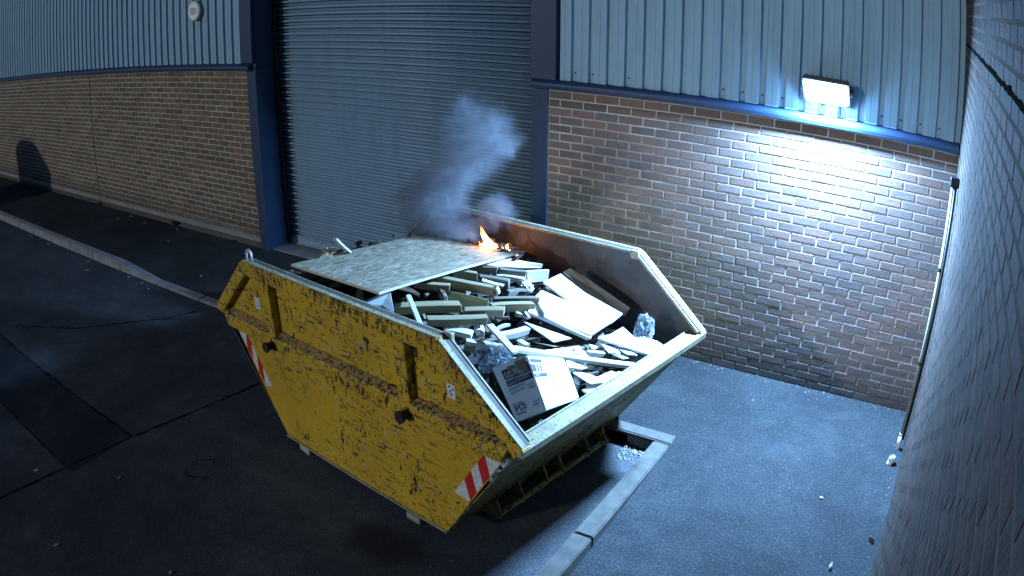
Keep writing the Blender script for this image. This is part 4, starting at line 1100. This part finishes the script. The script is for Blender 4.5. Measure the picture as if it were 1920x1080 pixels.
def plank(name, label, cat, p0, p1, w, t, roll, mat, seed, group='timber and boards thrown in the skip'):
    """top-face centre line p0 -> p1"""
    r = random.Random(seed)
    p0, p1 = Vector(p0), Vector(p1); x = (p1 - p0).normalized(); l = (p1 - p0).length
    y = Vector((0, 0, 1)).cross(x)
    y = Vector((0, 1, 0)) if y.length < 0.05 else y.normalized()
    z = x.cross(y)
    mt = Matrix((x, y, z)).transposed().to_4x4(); mt.translation = (p0 + p1) / 2
    mt = mt @ Matrix.Rotation(R(roll), 4, 'X')
    n = 5; rings = []
    bow = r.uniform(-0.006, 0.006)
    for i in range(n):
        u = -l / 2 + l * i / (n - 1); k = bow * (1 - (2 * i / (n - 1) - 1) ** 2)
        e = [(r.uniform(-0.012, 0.012) if i in (0, n - 1) else 0) for _ in range(4)]
        rings.append([(u + e[0], -w / 2, -t + k), (u + e[1], w / 2, -t + k), (u + e[2], w / 2, k), (u + e[3], -w / 2, k)])
    b = MB(); v = [p for rg in rings for p in rg]
    f = [(0, 1, 2, 3)[::-1], tuple(4 * (n - 1) + q for q in range(4))]
    for i in range(n - 1):
        for q in range(4): f.append((4 * i + q, 4 * i + (q + 1) % 4, 4 * i + 4 + (q + 1) % 4, 4 * i + 4 + q))
    b.poly(v, f)
    o = b.build(name, mat, bevel=min(0.003, t * 0.15))
    o.matrix_world = mt
    return tag(o, label, cat, group)
def slab(name, label, cat, poly, t, mat, seed, edge_mat=None, group='timber and boards thrown in the skip', warp=0.0):
    """polygon of world points (top face), thickness t downwards along its normal"""
    P = [Vector(p) for p in poly]; c = sum(P, Vector()) / len(P)
    nrm = Vector()
    for a, b_ in zip(P, P[1:] + P[:1]): nrm += (a - c).cross(b_ - c)
    nrm.normalize()
    if nrm.z < 0: nrm = -nrm
    x = (P[1] - P[0]); x = (x - nrm * x.dot(nrm)).normalized(); y = nrm.cross(x)
    mt = Matrix((x, y, nrm)).transposed().to_4x4(); mt.translation = c
    inv = mt.inverted()
    L = [inv @ p for p in P]
    b = MB(); n = len(L); top = [tuple(p) for p in L]; bot = [(p.x, p.y, p.z - t) for p in L]
    b.poly(top + bot + [(0, 0, 0), (0, 0, -t)], [(i, (i + 1) % n, 2 * n) for i in range(n)] + [(n + (i + 1) % n, n + i, 2 * n + 1) for i in range(n)] + [((i + 1) % n, i, n + i, n + (i + 1) % n) for i in range(n)])
    o = b.build(name, mat)
    if edge_mat:
        o.data.materials.append(edge_mat)
        for p in o.data.polygons:
            if abs(p.normal.z) < 0.5: p.material_index = 1
    o.matrix_world = mt
    return tag(o, label, cat, group)
for i, (k, (p0, p1, w, t, roll)) in enumerate(PLANKS.items()):
    nm, lb, ct, mt = PL[k]
    plank(nm, lb, ct, p0, p1, w, t, roll, M[mt], 100 + i)
for i, (k, (poly, t)) in enumerate(SHEETS.items()):
    nm, lb, ct, mt = SL[k]
    slab(nm, lb, ct, poly, t, M[mt], 300 + i)
# strand board lying across the timber, its far end burning
La, Na, Ra = Vector((-4.2033, -2.6290, 1.37)), Vector((-3.2845, -2.7528, 1.41)), Vector((-3.0574, -1.3865, 1.27))
ox = (Na - La).normalized(); oy = (Ra - Na); oy = (oy - ox * oy.dot(ox)).normalized(); oz = ox.cross(oy)
om = Matrix((ox, oy, oz)).transposed().to_4x4(); om.translation = (La + Ra) / 2
hw, hl = 0.464, 0.696
b = MB(); r_ = random.Random(8)
N1, N2 = 8, 14; top, bot = [], []
for j in range(N2 + 1):
    for i in range(N1 + 1):
        x, y = -hw + 2 * hw * i / N1, -hl + 2 * hl * j / N2
        ed = r_.uniform(-0.003, 0.003) if i in (0, N1) or j == 0 else 0
        y2 = y - (abs(r_.gauss(0, 0.02)) + 0.004 if j == N2 else 0)        # charred ragged far edge
        z = 0.010 * math.sin(x * 3 + 1) * math.cos(y * 2.1)
        top.append((x + ed, y2, z)); bot.append((x + ed, y2, z - 0.018))
nn = len(top); W1 = N1 + 1
fs = [(j * W1 + i, j * W1 + i + 1, (j + 1) * W1 + i + 1, (j + 1) * W1 + i) for j in range(N2) for i in range(N1)]
fs += [tuple(nn + q for q in f[::-1]) for f in fs]
rim_ = list(range(N1)) + [i * W1 + N1 for i in range(N2)] + [N2 * W1 + N1 - i for i in range(N1)] + [(N2 - i) * W1 for i in range(N2)]
fs += [(rim_[q], nn + rim_[q], nn + rim_[(q + 1) % len(rim_)], rim_[(q + 1) % len(rim_)]) for q in range(len(rim_))]
ob = b.poly(top + bot, fs).build('strand_board', M['osb']); ob.data.materials.append(M['osb_edge'])
for p in ob.data.polygons:
    if abs(p.normal.z) < 0.5 and p.center.y < 0.45: p.material_index = 1
ob.matrix_world = om
tag(ob, 'large strand board sheet lying over the timber, charred and burning at its far edge', 'board', 'timber and boards thrown in the skip')
# charred remains round the fire
b = MB(); r_ = random.Random(31)
for i in range(46):
    c = om @ Vector((r_.uniform(-0.1, 0.52), r_.uniform(0.60, 0.74), r_.uniform(-0.02, 0.02)))
    l, w, t = r_.uniform(0.03, 0.12), r_.uniform(0.008, 0.03), r_.uniform(0.006, 0.02)
    m = Matrix.Translation(c) @ Matrix.Rotation(r_.uniform(0, 3.1), 4, 'Z') @ Matrix.Rotation(r_.gauss(0, 0.25), 4, 'Y')
    b.hexa([tuple(m @ Vector((sx * l / 2, sy * w / 2, sz * t / 2))) for sz in (-1, 1) for sx, sy in ((-1, -1), (1, -1), (1, 1), (-1, 1))])
tag(b.build('charred_debris', plain('charcoal', (0.012, 0.011, 0.010), 0.9)), 'charred black wood bits round the flames', kind='stuff')

# printed carton, tipped and slightly crushed
Bc = {k: Vector(v) for k, v in BOX.items()}
Bc['TL2'] = Bc['TL'] + Bc['TR2'] - Bc['TR']; Bc['BL2'] = Bc['BL'] + Bc['BR2'] - Bc['BR']
bo = empty('carton', Bc['BL'], 'tipped white cardboard carton with dark blue print in the near end of the skip', 'carton')
inv = Matrix.Translation(-Bc['BL'])
def loc(v): return tuple(inv @ Vector(v))
def quad_pt(q, u, v):                                                # q: bl, br, tr, tl
    return (q[0] * (1 - u) + q[1] * u) * (1 - v) + (q[3] * (1 - u) + q[2] * u) * v
o = MB().hexa([loc(Bc[k]) for k in ('BL', 'BR', 'BR2', 'BL2', 'TL', 'TR', 'TR2', 'TL2')]).build('box', M['box_white'], bo, bevel=0.006, seg=2)
FQ = [Bc['BL'], Bc['BR'], Bc['TR'], Bc['TL']]; SQ = [Bc['BR'], Bc['BR2'], Bc['TR2'], Bc['TR']]
def onface(name, q, rect, mat, off=0.0012, parent=None):
    u0, v0, u1, v1 = rect
    n = (q[1] - q[0]).cross(q[3] - q[0]).normalized()
    c = [quad_pt(q, u, v) for u, v in ((u0, v0), (u1, v0), (u1, v1), (u0, v1))]
    return MB().prism([loc(p + n * off) for p in c], [loc(p + n * 0.0001) for p in c]).build(name, mat, parent or bo)
def text_on(q, u, v, size, body, mat, off=0.0022, wide=1.0):
    cu = bpy.data.curves.new('lettering', 'FONT'); cu.body = body; cu.size = size; cu.extrude = 0.0002; cu.resolution_u = 2
    cu.materials.append(mat)
    tmp = bpy.data.objects.new('tmp', cu); COL.objects.link(tmp)
    bpy.context.view_layer.update()
    me = bpy.data.meshes.new_from_object(tmp.evaluated_get(bpy.context.evaluated_depsgraph_get())); me.name = 'lettering'
    bpy.data.objects.remove(tmp)
    t = bpy.data.objects.new('lettering', me); COL.objects.link(t)
    x = (q[1] - q[0]).normalized(); n = x.cross(q[3] - q[0]).normalized(); y = n.cross(x)
    m = Matrix((x, y, n)).transposed().to_4x4(); m.translation = quad_pt(q, u, v) + n * off
    t.parent = bo; t.matrix_parent_inverse = inv; t.matrix_basis = m @ Matrix.Diagonal((wide, 1, 1, 1))
    return t
onface('ink_block', FQ, (0.22, 0.60, 0.97, 0.70), M['ink'])
onface('ink_block', FQ, (0.22, 0.715, 0.97, 0.90), M['ink'])
text_on(FQ, 0.25, 0.615, 0.026, 'ASSOCIATION', M['ink_light'])
text_on(FQ, 0.26, 0.775, 0.040, 'EA  RE', M['ink_light'])
text_on(FQ, 0.26, 0.728, 0.024, 'NORM PACK', M['ink_light'])
onface('torn_patch', FQ, (0.64, 0.72, 0.92, 0.97), M['brown_card'], 0.003)
onface('torn_patch', FQ, (0.40, 0.80, 0.60, 0.93), M['brown_card'], 0.003)
text_on(FQ, 0.22, 0.53, 0.026, 'preparation', M['ink'])
text_on(FQ, 0.22, 0.46, 0.022, 'LA E 35 504', M['ink'])
text_on(FQ, 0.72, 0.50, 0.018, 'serie 35', M['ink'])
text_on(FQ, 0.72, 0.44, 0.018, '- 90003', M['ink'])
text_on(FQ, 0.72, 0.20, 0.018, 'code 8', M['ink'])
text_on(FQ, 0.68, 0.14, 0.018, 'S 3036', M['ink'])
for rc in ((0.13, 0.10, 0.42, 0.112), (0.13, 0.285, 0.42, 0.297), (0.13, 0.112, 0.14, 0.285), (0.41, 0.112, 0.42, 0.285)): onface('ink_frame', FQ, rc, M['ink'])
text_on(FQ, 0.15, 0.155, 0.056, 'PDI', M['ink'])
text_on(FQ, 0.15, 0.120, 0.012, 'packaging', M['ink'])
onface('ink_block', SQ, (0.02, 0.60, 0.34, 0.67), M['ink_blue'])
onface('ink_block', SQ, (0.02, 0.70, 0.12, 0.84), M['ink_blue'])
onface('ink_block', SQ, (0.15, 0.70, 0.19, 0.84), M['ink_blue'])
onface('ink_block', SQ, (0.22, 0.70, 0.26, 0.84), M['ink_blue'])
onface('ink_block', SQ, (0.03, 0.87, 0.32, 0.94), M['ink_blue'])
text_on(SQ, 0.05, 0.615, 0.016, 'E 35 8', M['ink_light'])
text_on(SQ, 0.16, 0.46, 0.042, 'O', M['ink'])
text_on(SQ, 0.40, 0.51, 0.018, 'recycle', M['ink_blue'])
text_on(SQ, 0.40, 0.46, 0.018, 'card 20', M['ink_blue'])
text_on(SQ, 0.10, 0.20, 0.018, 'code 8', M['ink_blue'])
text_on(SQ, 0.10, 0.14, 0.018, 'S 30 36', M['ink_blue'])
fl_ = [quad_pt(SQ, 0.0, 1.0), quad_pt(SQ, 0.55, 1.0), quad_pt(SQ, 0.52, 1.0) + (Bc['TL'] - Bc['TR']) * 0.42 + Vector((0, 0, 0.006)), quad_pt(SQ, 0.0, 1.0) + (Bc['TL'] - Bc['TR']) * 0.45 + Vector((0, 0, 0.006))]
MB().prism([loc(p) for p in fl_], [loc(p + Vector((0.003, 0.002, 0.004))) for p in fl_]).build('box_flap', M['box_white'], bo)

# crumpled things: subdivided lumps pushed about by noise
from mathutils import noise as mn
def crumple(name, label, cat, c, r, mat, seed, sq=(1, 1, 0.7), amp=0.35, fr=3.0, sub=4, group=None, smooth=False):
    bm = bmesh.new(); bmesh.ops.create_icosphere(bm, subdivisions=sub, radius=1.0)
    off = Vector((seed * 3.1, seed * 1.7, seed * 0.9))
    for v in bm.verts:
        d = v.co.normalized()
        k = 1 + amp * mn.noise(d * fr + off) + amp * 0.6 * abs(mn.noise(d * fr * 2.7 + off)) - amp * 0.35 * abs(mn.noise(d * fr * 5.5 + off * 2))
        v.co = Vector((d.x * sq[0], d.y * sq[1], d.z * sq[2])) * r * k
    me = bpy.data.meshes.new(name); bm.to_mesh(me); bm.free()
    if smooth: me.polygons.foreach_set('use_smooth', [True] * len(me.polygons))
    me.materials.append(mat)
    o = bpy.data.objects.new(name, me); COL.objects.link(o); o.location = c
    o.rotation_euler = (seed * 0.3, seed * 0.17, seed)
    return tag(o, label, cat, group)
crumple('plastic_bag', 'crumpled clear plastic bag between the carton and the near rim', 'plastic bag', (-2.625, -2.47, 1.005), 0.105, M['film'], 3, (1.25, 0.9, 0.75), 0.5, 2.6, 5, 'clear plastic bags in the skip')
crumple('plastic_bag', 'crumpled clear plastic bag at the far end corner of the skip', 'plastic bag', (-2.03, -1.45, 0.90), 0.095, M['film'], 5, (1.3, 0.9, 0.7), 0.32, 2.6, 5, 'clear plastic bags in the skip')
crumple('crumpled_paper', 'crumpled white and blue printed paper beside the big white boards', 'paper', (-2.93, -1.54, 1.09), 0.06, M['paper'], 2, (1.3, 0.9, 0.5), 0.7, 3.2, 4)
crumple('plaster_lump', 'pale broken lump behind the strand board near its left corner', 'plaster', (-4.13, -2.33, 1.35), 0.05, M['pine'], 4, (1.4, 0.8, 0.5), 0.5, 2.5, 3)
crumple('plaster_lump', 'small pale lump just above the thick pale-topped timber', 'plaster', (-3.12, -2.29, 1.24), 0.035, M['old_wood'], 6, (1.3, 0.8, 0.6), 0.5, 2.5, 3)
crumple('plaster_lump', 'mottled grey lump in the corner under the carton', 'plaster', (-2.12, -2.72, 0.80), 0.040, M['slab'], 7, (1.3, 0.9, 0.7), 0.5, 2.5, 3)
# curled strip of card
b = MB(); pin, pout = [], []
for i in range(12):
    a = R(-50 + 17 * i); pin.append((0.040 * math.cos(a), 0.040 * math.sin(a))); pout.append((0.0435 * math.cos(a), 0.0435 * math.sin(a)))
ringc = pin + pout[::-1]
b.prism([(x, -0.03, z) for x, z in ringc], [(x, 0.03, z) for x, z in ringc])
o = b.build('curled_card', M['paper']); o.location = (-2.80, -2.37, 1.10); o.rotation_euler = (0.3, 0.2, 0.8)
tag(o, 'curled white strip of card between the wedge and the diagonal stick', 'cardboard')

# ================================================================== FIRE AND SMOKE
def flame_mat():
    t = NT('flame')
    o = t.sep(t.tc.outputs['Generated'])
    lw = t.n.new('ShaderNodeLayerWeight'); lw.inputs['Blend'].default_value = 0.35
    c = t.ramp(o[2], [(0.0, (1.0, 0.50, 0.16)), (0.35, (1.0, 0.38, 0.08)), (0.75, (1.0, 0.22, 0.03)), (1.0, (1.0, 0.12, 0.015))])
    s = t.ramp(o[2], [(0.0, 1.0), (0.3, 0.55), (0.7, 0.10), (1.0, 0.02)])
    e = t.n.new('ShaderNodeEmission'); t.l.new(c, e.inputs[0]); t.l.new(t.math('MULTIPLY', s, 230.0), e.inputs[1])
    tr = t.n.new('ShaderNodeBsdfTransparent'); mx = t.n.new('ShaderNodeMixShader')
    t.l.new(t.ramp(lw.outputs['Facing'], [(0.35, 0.0), (0.95, 1.0)]), mx.inputs[0])
    t.l.new(e.outputs[0], mx.inputs[1]); t.l.new(tr.outputs[0], mx.inputs[2]); t.l.new(mx.outputs[0], t.out.inputs[0])
    return t.m
M['flame'] = flame_mat()
M['ember'] = emit('ember_glow', (1.0, 0.22, 0.03), 6.0)
fire = empty('fire', (-3.335, -1.395, 1.265), 'small bright orange fire at the far edge of the strand board', 'fire')
def tongue(base, lean, h, r, seed, flat=0.7):
    rd = random.Random(seed); n = 14; b = MB(); ns = 12; vs = []
    for i in range(n + 1):
        t = i / n
        cx = base[0] + lean[0] * t ** 1.3 + 0.012 * math.sin(t * 6 + seed) * t; cy = base[1] + lean[1] * t + 0.008 * math.cos(t * 7 + seed) * t
        rad = r * (math.sin(math.pi * min(1, (t * 0.80 + 0.16))) ** 0.8) * (1 - t) ** 0.55 + 0.0008
        for k in range(ns):
            a = 2 * math.pi * k / ns; q = 1 + 0.18 * mn.noise(Vector((math.cos(a) * 1.5, t * 5, seed + math.sin(a))))
            vs.append((cx + rad * q * math.cos(a), cy + rad * q * flat * math.sin(a), base[2] + h * t))
    fs = [tuple(range(ns))[::-1], tuple(n * ns + k for k in range(ns))]
    for i in range(n):
        for k in range(ns): fs.append((i * ns + k, i * ns + (k + 1) % ns, (i + 1) * ns + (k + 1) % ns, (i + 1) * ns + k))
    return b.poly(vs, fs).build('flame', M['flame'], fire, True)
tongue((0.0, 0.0, -0.01), (-0.10, 0.02, 0), 0.155, 0.034, 1)
tongue((0.022, -0.004, -0.012), (-0.035, 0.01, 0), 0.085, 0.040, 2)
tongue((0.055, 0.0, -0.012), (-0.025, 0.01, 0), 0.055, 0.028, 3)
tongue((-0.035, 0.0, -0.01), (-0.02, 0.0, 0), 0.050, 0.020, 4)
tongue((-0.075, 0.004, -0.006), (-0.015, 0.0, 0), 0.028, 0.016, 5)
tongue((0.105, 0.01, -0.01), (0.01, 0.0, 0), 0.035, 0.012, 6)
tongue((0.140, 0.02, -0.008), (0.018, 0.0, 0), 0.060, 0.009, 7)
tongue((0.165, 0.02, -0.008), (0.006, 0.0, 0), 0.026, 0.008, 8)
b = MB(); r_ = random.Random(9)
for i in range(22):
    x = r_.uniform(-0.1, 0.30); m = Matrix.Translation((x, r_.uniform(-0.03, 0.03), -0.014 + r_.uniform(0, 0.008))) @ Matrix.Rotation(r_.uniform(0, 3), 4, 'Z')
    l, w = r_.uniform(0.006, 0.02), r_.uniform(0.002, 0.005)
    b.hexa([tuple(m @ Vector((sx * l, sy * w, sz * 0.003))) for sz in (-1, 1) for sx, sy in ((-1, -1), (1, -1), (1, 1), (-1, 1))])
b.build('embers', M['ember'], fire, kind='stuff')

PUFFS = [(-4.05, -1.28, 1.42, 0.16), (-3.95, -1.27, 1.58, 0.16), (-3.86, -1.26, 1.74, 0.14), (-4.02, -1.30, 1.29, 0.12), (-3.93, -1.26, 1.50, 0.14), (-3.42, -1.24, 2.20, 0.11), (-4.12, -1.30, 1.50, 0.12), (-4.10, -1.30, 1.36, 0.13), (-3.98, -1.26, 1.68, 0.12), (-3.864, -1.25, 1.60, 0.150), (-3.844, -1.27, 1.43, 0.155), (-3.717, -1.29, 1.34, 0.140), (-3.90, -1.30, 1.31, 0.12), (-3.756, -1.25, 1.79, 0.160), (-3.60, -1.25, 1.92, 0.175), (-3.50, -1.25, 2.06, 0.165), (-3.37, -1.25, 2.09, 0.135), (-3.28, -1.25, 2.04, 0.085), (-3.66, -1.25, 2.10, 0.140), (-3.60, -1.24, 2.24, 0.130), (-3.44, -1.12, 1.50, 0.085), (-3.38, -1.10, 1.455, 0.075), (-3.50, -1.14, 1.42, 0.085), (-3.62, -1.26, 1.29, 0.10), (-3.80, -1.30, 1.26, 0.10)]
def smoke_mat():
    t = NT('smoke_volume')
    t.n.remove(t.b)
    geo = t.n.new('ShaderNodeNewGeometry').outputs['Position']
    w = t.n.new('ShaderNodeVectorMath'); w.operation = 'SUBTRACT'; t.l.new(t.noise(7, 4, 0.6, geo, col=True), w.inputs[0]); w.inputs[1].default_value = (0.5, 0.5, 0.5)
    w2 = t.n.new('ShaderNodeVectorMath'); w2.operation = 'SCALE'; w2.inputs[3].default_value = 0.26; t.l.new(w.outputs[0], w2.inputs[0])
    p = t.n.new('ShaderNodeVectorMath'); p.operation = 'ADD'; t.l.new(geo, p.inputs[0]); t.l.new(w2.outputs[0], p.inputs[1])
    total = None
    for x, y, z, r in PUFFS:
        d = t.n.new('ShaderNodeVectorMath'); d.operation = 'DISTANCE'; t.l.new(p.outputs[0], d.inputs[0]); d.inputs[1].default_value = (x, y, z)
        v = t.n.new('ShaderNodeMapRange'); v.interpolation_type = 'SMOOTHSTEP'
        t.l.new(d.outputs['Value'], v.inputs[0]); v.inputs[1].default_value = r * 1.75; v.inputs[2].default_value = r * 0.15
        total = v.outputs[0] if total is None else t.math('ADD', total, v.outputs[0])
    total = t.math('MINIMUM', total, 1.25)
    n = t.ramp(t.noise(11, 6, 0.68, p.outputs[0]), [(0.40, 0.04), (0.62, 1.15)])
    z = t.sep(geo)[2]
    fade = t.ramp(t.math('MULTIPLY', t.math('SUBTRACT', z, 1.2), 0.8), [(0.0, 1.0), (0.45, 0.85), (0.95, 0.30)])
    dens = t.math('MULTIPLY', t.math('MULTIPLY', t.math('MULTIPLY', total, n), fade), SMOKE_DENSITY)
    vol = t.n.new('ShaderNodeVolumePrincipled')
    vol.inputs['Color'].default_value = (0.30, 0.33, 0.37, 1); vol.inputs['Anisotropy'].default_value = 0.1
    vol.inputs['Density Attribute'].default_value = ''
    t.l.new(dens, vol.inputs['Density']); t.l.new(vol.outputs[0], t.out.inputs['Volume'])
    return t.m
SMOKE_DENSITY = 9.0
bm = bmesh.new()
for x, y, z, r in PUFFS:
    bmesh.ops.create_icosphere(bm, subdivisions=2, radius=r * 1.65 + 0.10, matrix=Matrix.Translation((x, y, z)))
hv = [v.co.copy() for v in bm.verts]; bm.free()
x0, x1 = min(v.x for v in hv), max(v.x for v in hv); y0, y1 = min(v.y for v in hv), min(max(v.y for v in hv), -0.95); z0, z1 = 1.10, max(v.z for v in hv)
sm = MB().box(x0, x1, y0, y1, z0, z1).build('smoke', smoke_mat())
tag(sm, 'grey blue smoke curling up from the fire', kind='stuff')

# ================================================================== small things on the ground, plants
crumple('paper_litter', 'crumpled white paper on the apron at the foot of the side wall', 'litter', (-0.075, -0.86, 0.022), 0.038, M['paper'], 8, (1.5, 1.0, 0.6), 0.5, 2.2, 3)
crumple('paper_litter', 'small white scrap on the apron at the bottom right', 'litter', (-0.29, -2.23, 0.006), 0.022, M['paper'], 9, (1.6, 1.0, 0.4), 0.5, 2.2, 3)
crumple('stone', 'pale stone at the foot of the side wall', 'stone', (-0.07, -1.86, 0.010), 0.026, M['kerb'], 10, (1.4, 1.0, 0.5), 0.4, 2.0, 3)
crumple('stone', 'small white stone in the middle of the lit apron', 'stone', (-0.53, -1.53, 0.006), 0.014, M['white'], 11, (1.3, 1.0, 0.6), 0.4, 2.0, 2)
r_ = random.Random(17)
lm = MB().poly([(-0.028, 0, 0.002), (0, -0.014, 0.006), (0.03, 0, 0.003), (0, 0.014, 0.009), (-0.028, 0, 0.000), (0, -0.014, 0.003), (0.03, 0, 0.000), (0, 0.014, 0.005)], [(0, 1, 2, 3), (7, 6, 5, 4), (0, 4, 5, 1), (1, 5, 6, 2), (2, 6, 7, 3), (3, 7, 4, 0)]).mesh('fallen_leaf')
lm.materials.append(M['dry_leaf'])
LEAVES = [(-12.37, -1.45), (-12.21, -1.46), (-11.83, -1.43), (-11.42, -1.47), (-10.4, -1.5), (-9.59, -1.67), (-8.75, -1.45), (-8.39, -1.46), (-8.15, -1.52), (-6.22, -4.46), (-5.8, -4.52), (-9.9, -1.48), (-4.8, -4.9), (-3.9, -4.4), (-5.1, -4.0), (-3.3, -4.3)]
for x, y in LEAVES:
    o = put('fallen_leaf', lm); s = r_.uniform(0.7, 1.3)
    o.location = (x, y, ROAD_Z + 0.002); o.rotation_euler = (0, 0, r_.uniform(0, 6)); o.scale = (s, s, s)
    tag(o, 'pale dry leaf fallen on the dark asphalt of the yard', 'leaf', 'dry leaves on the dark yard')
for x, y in ((-10.88, -0.3), (-9.43, -0.11), (-10.77, -0.11), (-7.75, -0.95), (-10.2, -0.2), (-9.1, -0.5)):
    o = put('fallen_leaf', lm); o.location = (x, y, pave_z(x, y) + 0.003); o.rotation_euler = (0, 0, r_.uniform(0, 6))
    tag(o, 'pale dry leaf fallen on the footway by the left brick wall', 'leaf', 'dry leaves on the footway')
def weed(x, lb, n, h, seed):
    rd = random.Random(seed); root = empty('weed', (x, -0.02, 0.0), lb, 'weed', 'weeds along the foot of the left wall')
    for k in range(n):
        a = rd.uniform(-2.9, -0.25); ln = h * rd.uniform(0.5, 1.0); b = MB(); sp = rd.uniform(0.3, 0.9)
        d = Vector((math.cos(a), math.sin(a), 0)); q = Vector((-d.y, d.x, 0)); pts = []
        w = 0.012 * rd.uniform(0.7, 1.5)
        for i in range(5):
            t = i / 4; pts.append((d * ln * sp * t + Vector((0, 0, ln * (t - 0.45 * t * t))), w * math.sin(math.pi * (0.12 + 0.88 * t)) + 0.001))
        L = [tuple(p - q * ww) for p, ww in pts] + [tuple(p + q * ww) for p, ww in pts] + [tuple(p - Vector((0, 0, 0.001)) - q * ww) for p, ww in pts] + [tuple(p - Vector((0, 0, 0.001)) + q * ww) for p, ww in pts]
        b.poly(L, [(i, i + 1, 5 + i + 1, 5 + i) for i in range(4)] + [(10 + i, 15 + i, 15 + i + 1, 10 + i + 1) for i in range(4)])
        b.build('leaf', M['leaf'], root)
weed(-12.0, 'small green weed at the wall foot below the movement joint', 16, 0.12, 1)
weed(-9.57, 'leafy green weed at the foot of the left wall', 30, 0.20, 2)
weed(-8.2, 'tiny weed at the wall foot near the blue door post', 9, 0.07, 3)
# unseen bin shape, added out of view to cast the far left wall's shadow
wb = empty('shadow_bin', (-16.45, -2.70, ROAD_Z), 'unseen bin-shaped shadow caster added by the left wall', 'shadow caster')
MB().hexa([(-0.72, -0.45, 0.18), (0.72, -0.45, 0.18), (0.72, 0.45, 0.18), (-0.72, 0.45, 0.18), (-0.79, -0.53, 1.42), (0.79, -0.53, 1.42), (0.79, 0.53, 1.42), (-0.79, 0.53, 1.42)]).build('body', M['dark_steel'], wb, bevel=0.03, seg=2)
arc = [(0.79 * math.cos(a), 1.42 + 0.36 * math.sin(a) ** 0.8) for a in np.linspace(0, math.pi, 15)]
MB().prism([(x, -0.55, z) for x, z in arc], [(x, 0.55, z) for x, z in arc]).build('lid', M['black'], wb)
for sx in (-0.5, 0.5):
    for sy in (-0.36, 0.36):
        MB().tube([(sx, sy - 0.025, 0.09), (sx, sy + 0.025, 0.09)], 0.09, 14).build('wheel', M['black'], wb)
